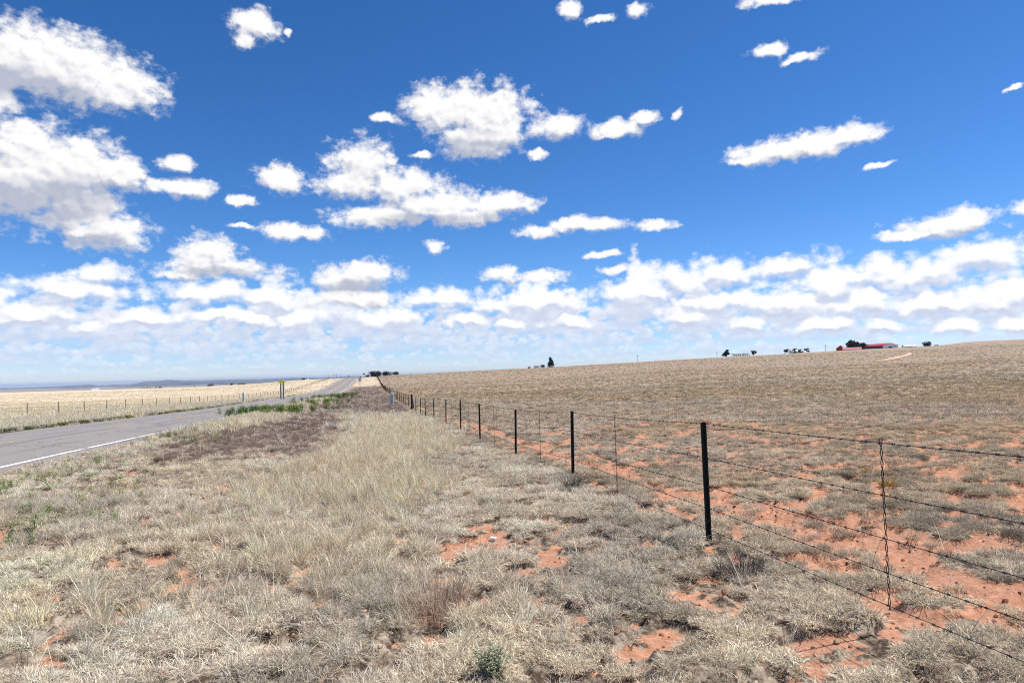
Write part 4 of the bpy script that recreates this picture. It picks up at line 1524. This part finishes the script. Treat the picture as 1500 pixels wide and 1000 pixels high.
# low things in the left plain
u = ray(140, 569); d = 640
e = empty('shed', (u.x * d, d, fz(u.x * d, d)), rad(8), label='long low white building far out in the left plain', cat='shed')
gable_building(e, 6, 4, EYE + ray(140, 568.4).z * d - fz(u.x * d, d), max(.5, (EYE + ray(140, 568.4).z * d - fz(u.x * d, d)) * .6), 'white', 'grey_roof')
u = ray(309, 563); d = 598
hh = EYE + ray(309, 561.6).z * d - fz(u.x * d, d)
e = empty('shed', (u.x * d, d, fz(u.x * d, d)), rad(12), label='small blue grey shed in the pale field beside a ragged tree', cat='shed')
gable_building(e, 3.4, 3, hh, hh * .6, 'sign_back', 'dark_wall_and_shade', None, [('door', -.6, .6, 0, hh * .4, 'y0', 'dark')])
u = ray(445, 556); d = 470
z = fz(u.x * d, d); hh = EYE + ray(445, 553.2).z * d - z
e = empty('shed', (u.x * d, d, z), rad(0), label='narrow dark hut with a white side on the left skyline near the road', cat='hut')
gable_building(e, 2.2, 2.0, hh, hh * .75, 'dark_wall_and_shade', 'dark_wall_and_shade', 'white')
MB().box(1.25, 3.0, -.8, .8, -.3, hh * .55).build('annex', M['white'], e)


# dirt track up to the farm and bare soil on the far right skyline
def ribbon(name, pts, mat, w, dz=.05):
    V, F = [], []
    P_ = []
    for a, b in zip(pts[:-1], pts[1:]):
        for i in range(8): P_.append((a[0] + (b[0] - a[0]) * i / 8, a[1] + (b[1] - a[1]) * i / 8, a[2] + (b[2] - a[2]) * i / 8))
    P_.append(pts[-1])
    for i, (x, y, ww) in enumerate(P_):
        x2, y2 = P_[min(i + 1, len(P_) - 1)][:2]; x1, y1 = P_[max(i - 1, 0)][:2]
        dx, dy = x2 - x1, y2 - y1; l = math.hypot(dx, dy) or 1
        wv = ww * w * (.75 + .5 * random.random())
        for s in (-1, -.33, .33, 1):
            X_, Y_ = x - dy / l * wv * s, y + dx / l * wv * s
            V.append((X_, Y_, fz(X_, Y_) + dz))
    for i in range(len(P_) - 1):
        for c in range(3):
            F.append((i * 4 + c, i * 4 + c + 1, i * 4 + c + 5, i * 4 + c + 4))
    return tag(obj(name, mesh_np(name, V, F, mat, True)), kind='structure')


g = [on_ground(px, py) for px, py in [(1392, 505.6), (1410, 504.2), (1430, 503.0), (1455, 501.8), (1480, 500.6), (1500, 500)]]
ribbon('bare_soil', [(p[0], p[1], w_) for p, w_ in zip(g, (.3, .7, .9, 1.0, .8, .5))], M['track'], 4.5, .10)
g = [on_ground(px, py) for px, py in [(1283, 530.5), (1296, 528), (1310, 525), (1322, 522), (1331, 519.5), (1333, 517)]]
ribbon('dirt_track', [(p[0], p[1], w_) for p, w_ in zip(g, (.15, .5, .9, 1.0, .6, .3))], M['track'], 2.2, .14)

# ------------------------------------------------------------------ the air over the plain
def build_haze():
    top = -1e9; bot = 1e9
    for o in bpy.data.objects:
        if o.type != 'MESH' or not o.users_collection: continue
        n = len(o.data.vertices)
        if n == 0: continue
        a = np.empty(n * 3, np.float32); o.data.vertices.foreach_get('co', a)
        z = a.reshape(-1, 3)[:, 2]
        off = o.location.z + (o.parent.location.z if o.parent else 0)
        top = max(top, float(z.max()) + off); bot = min(bot, float(z.min()) + off)
    b = 24000
    me = MB().box(-b, b, -b, b, bot - 1, top + 3).me('haze')
    m = bpy.data.materials.new('haze'); m.use_nodes = True
    m.node_tree.nodes.clear(); N = NT(m.node_tree)
    v = N.n('ShaderNodeVolumePrincipled')
    v.inputs['Color'].default_value = (.60, .76, 1.0, 1)
    v.inputs['Density'].default_value = 5.5e-5
    v.inputs['Anisotropy'].default_value = 0.0
    m.node_tree.links.new(v.outputs[0], N.n('ShaderNodeOutputMaterial').inputs['Volume'])
    me.materials.append(m)
    tag(obj('haze', me), kind='stuff')
    print('haze', bot, top)


build_haze()
print('done')
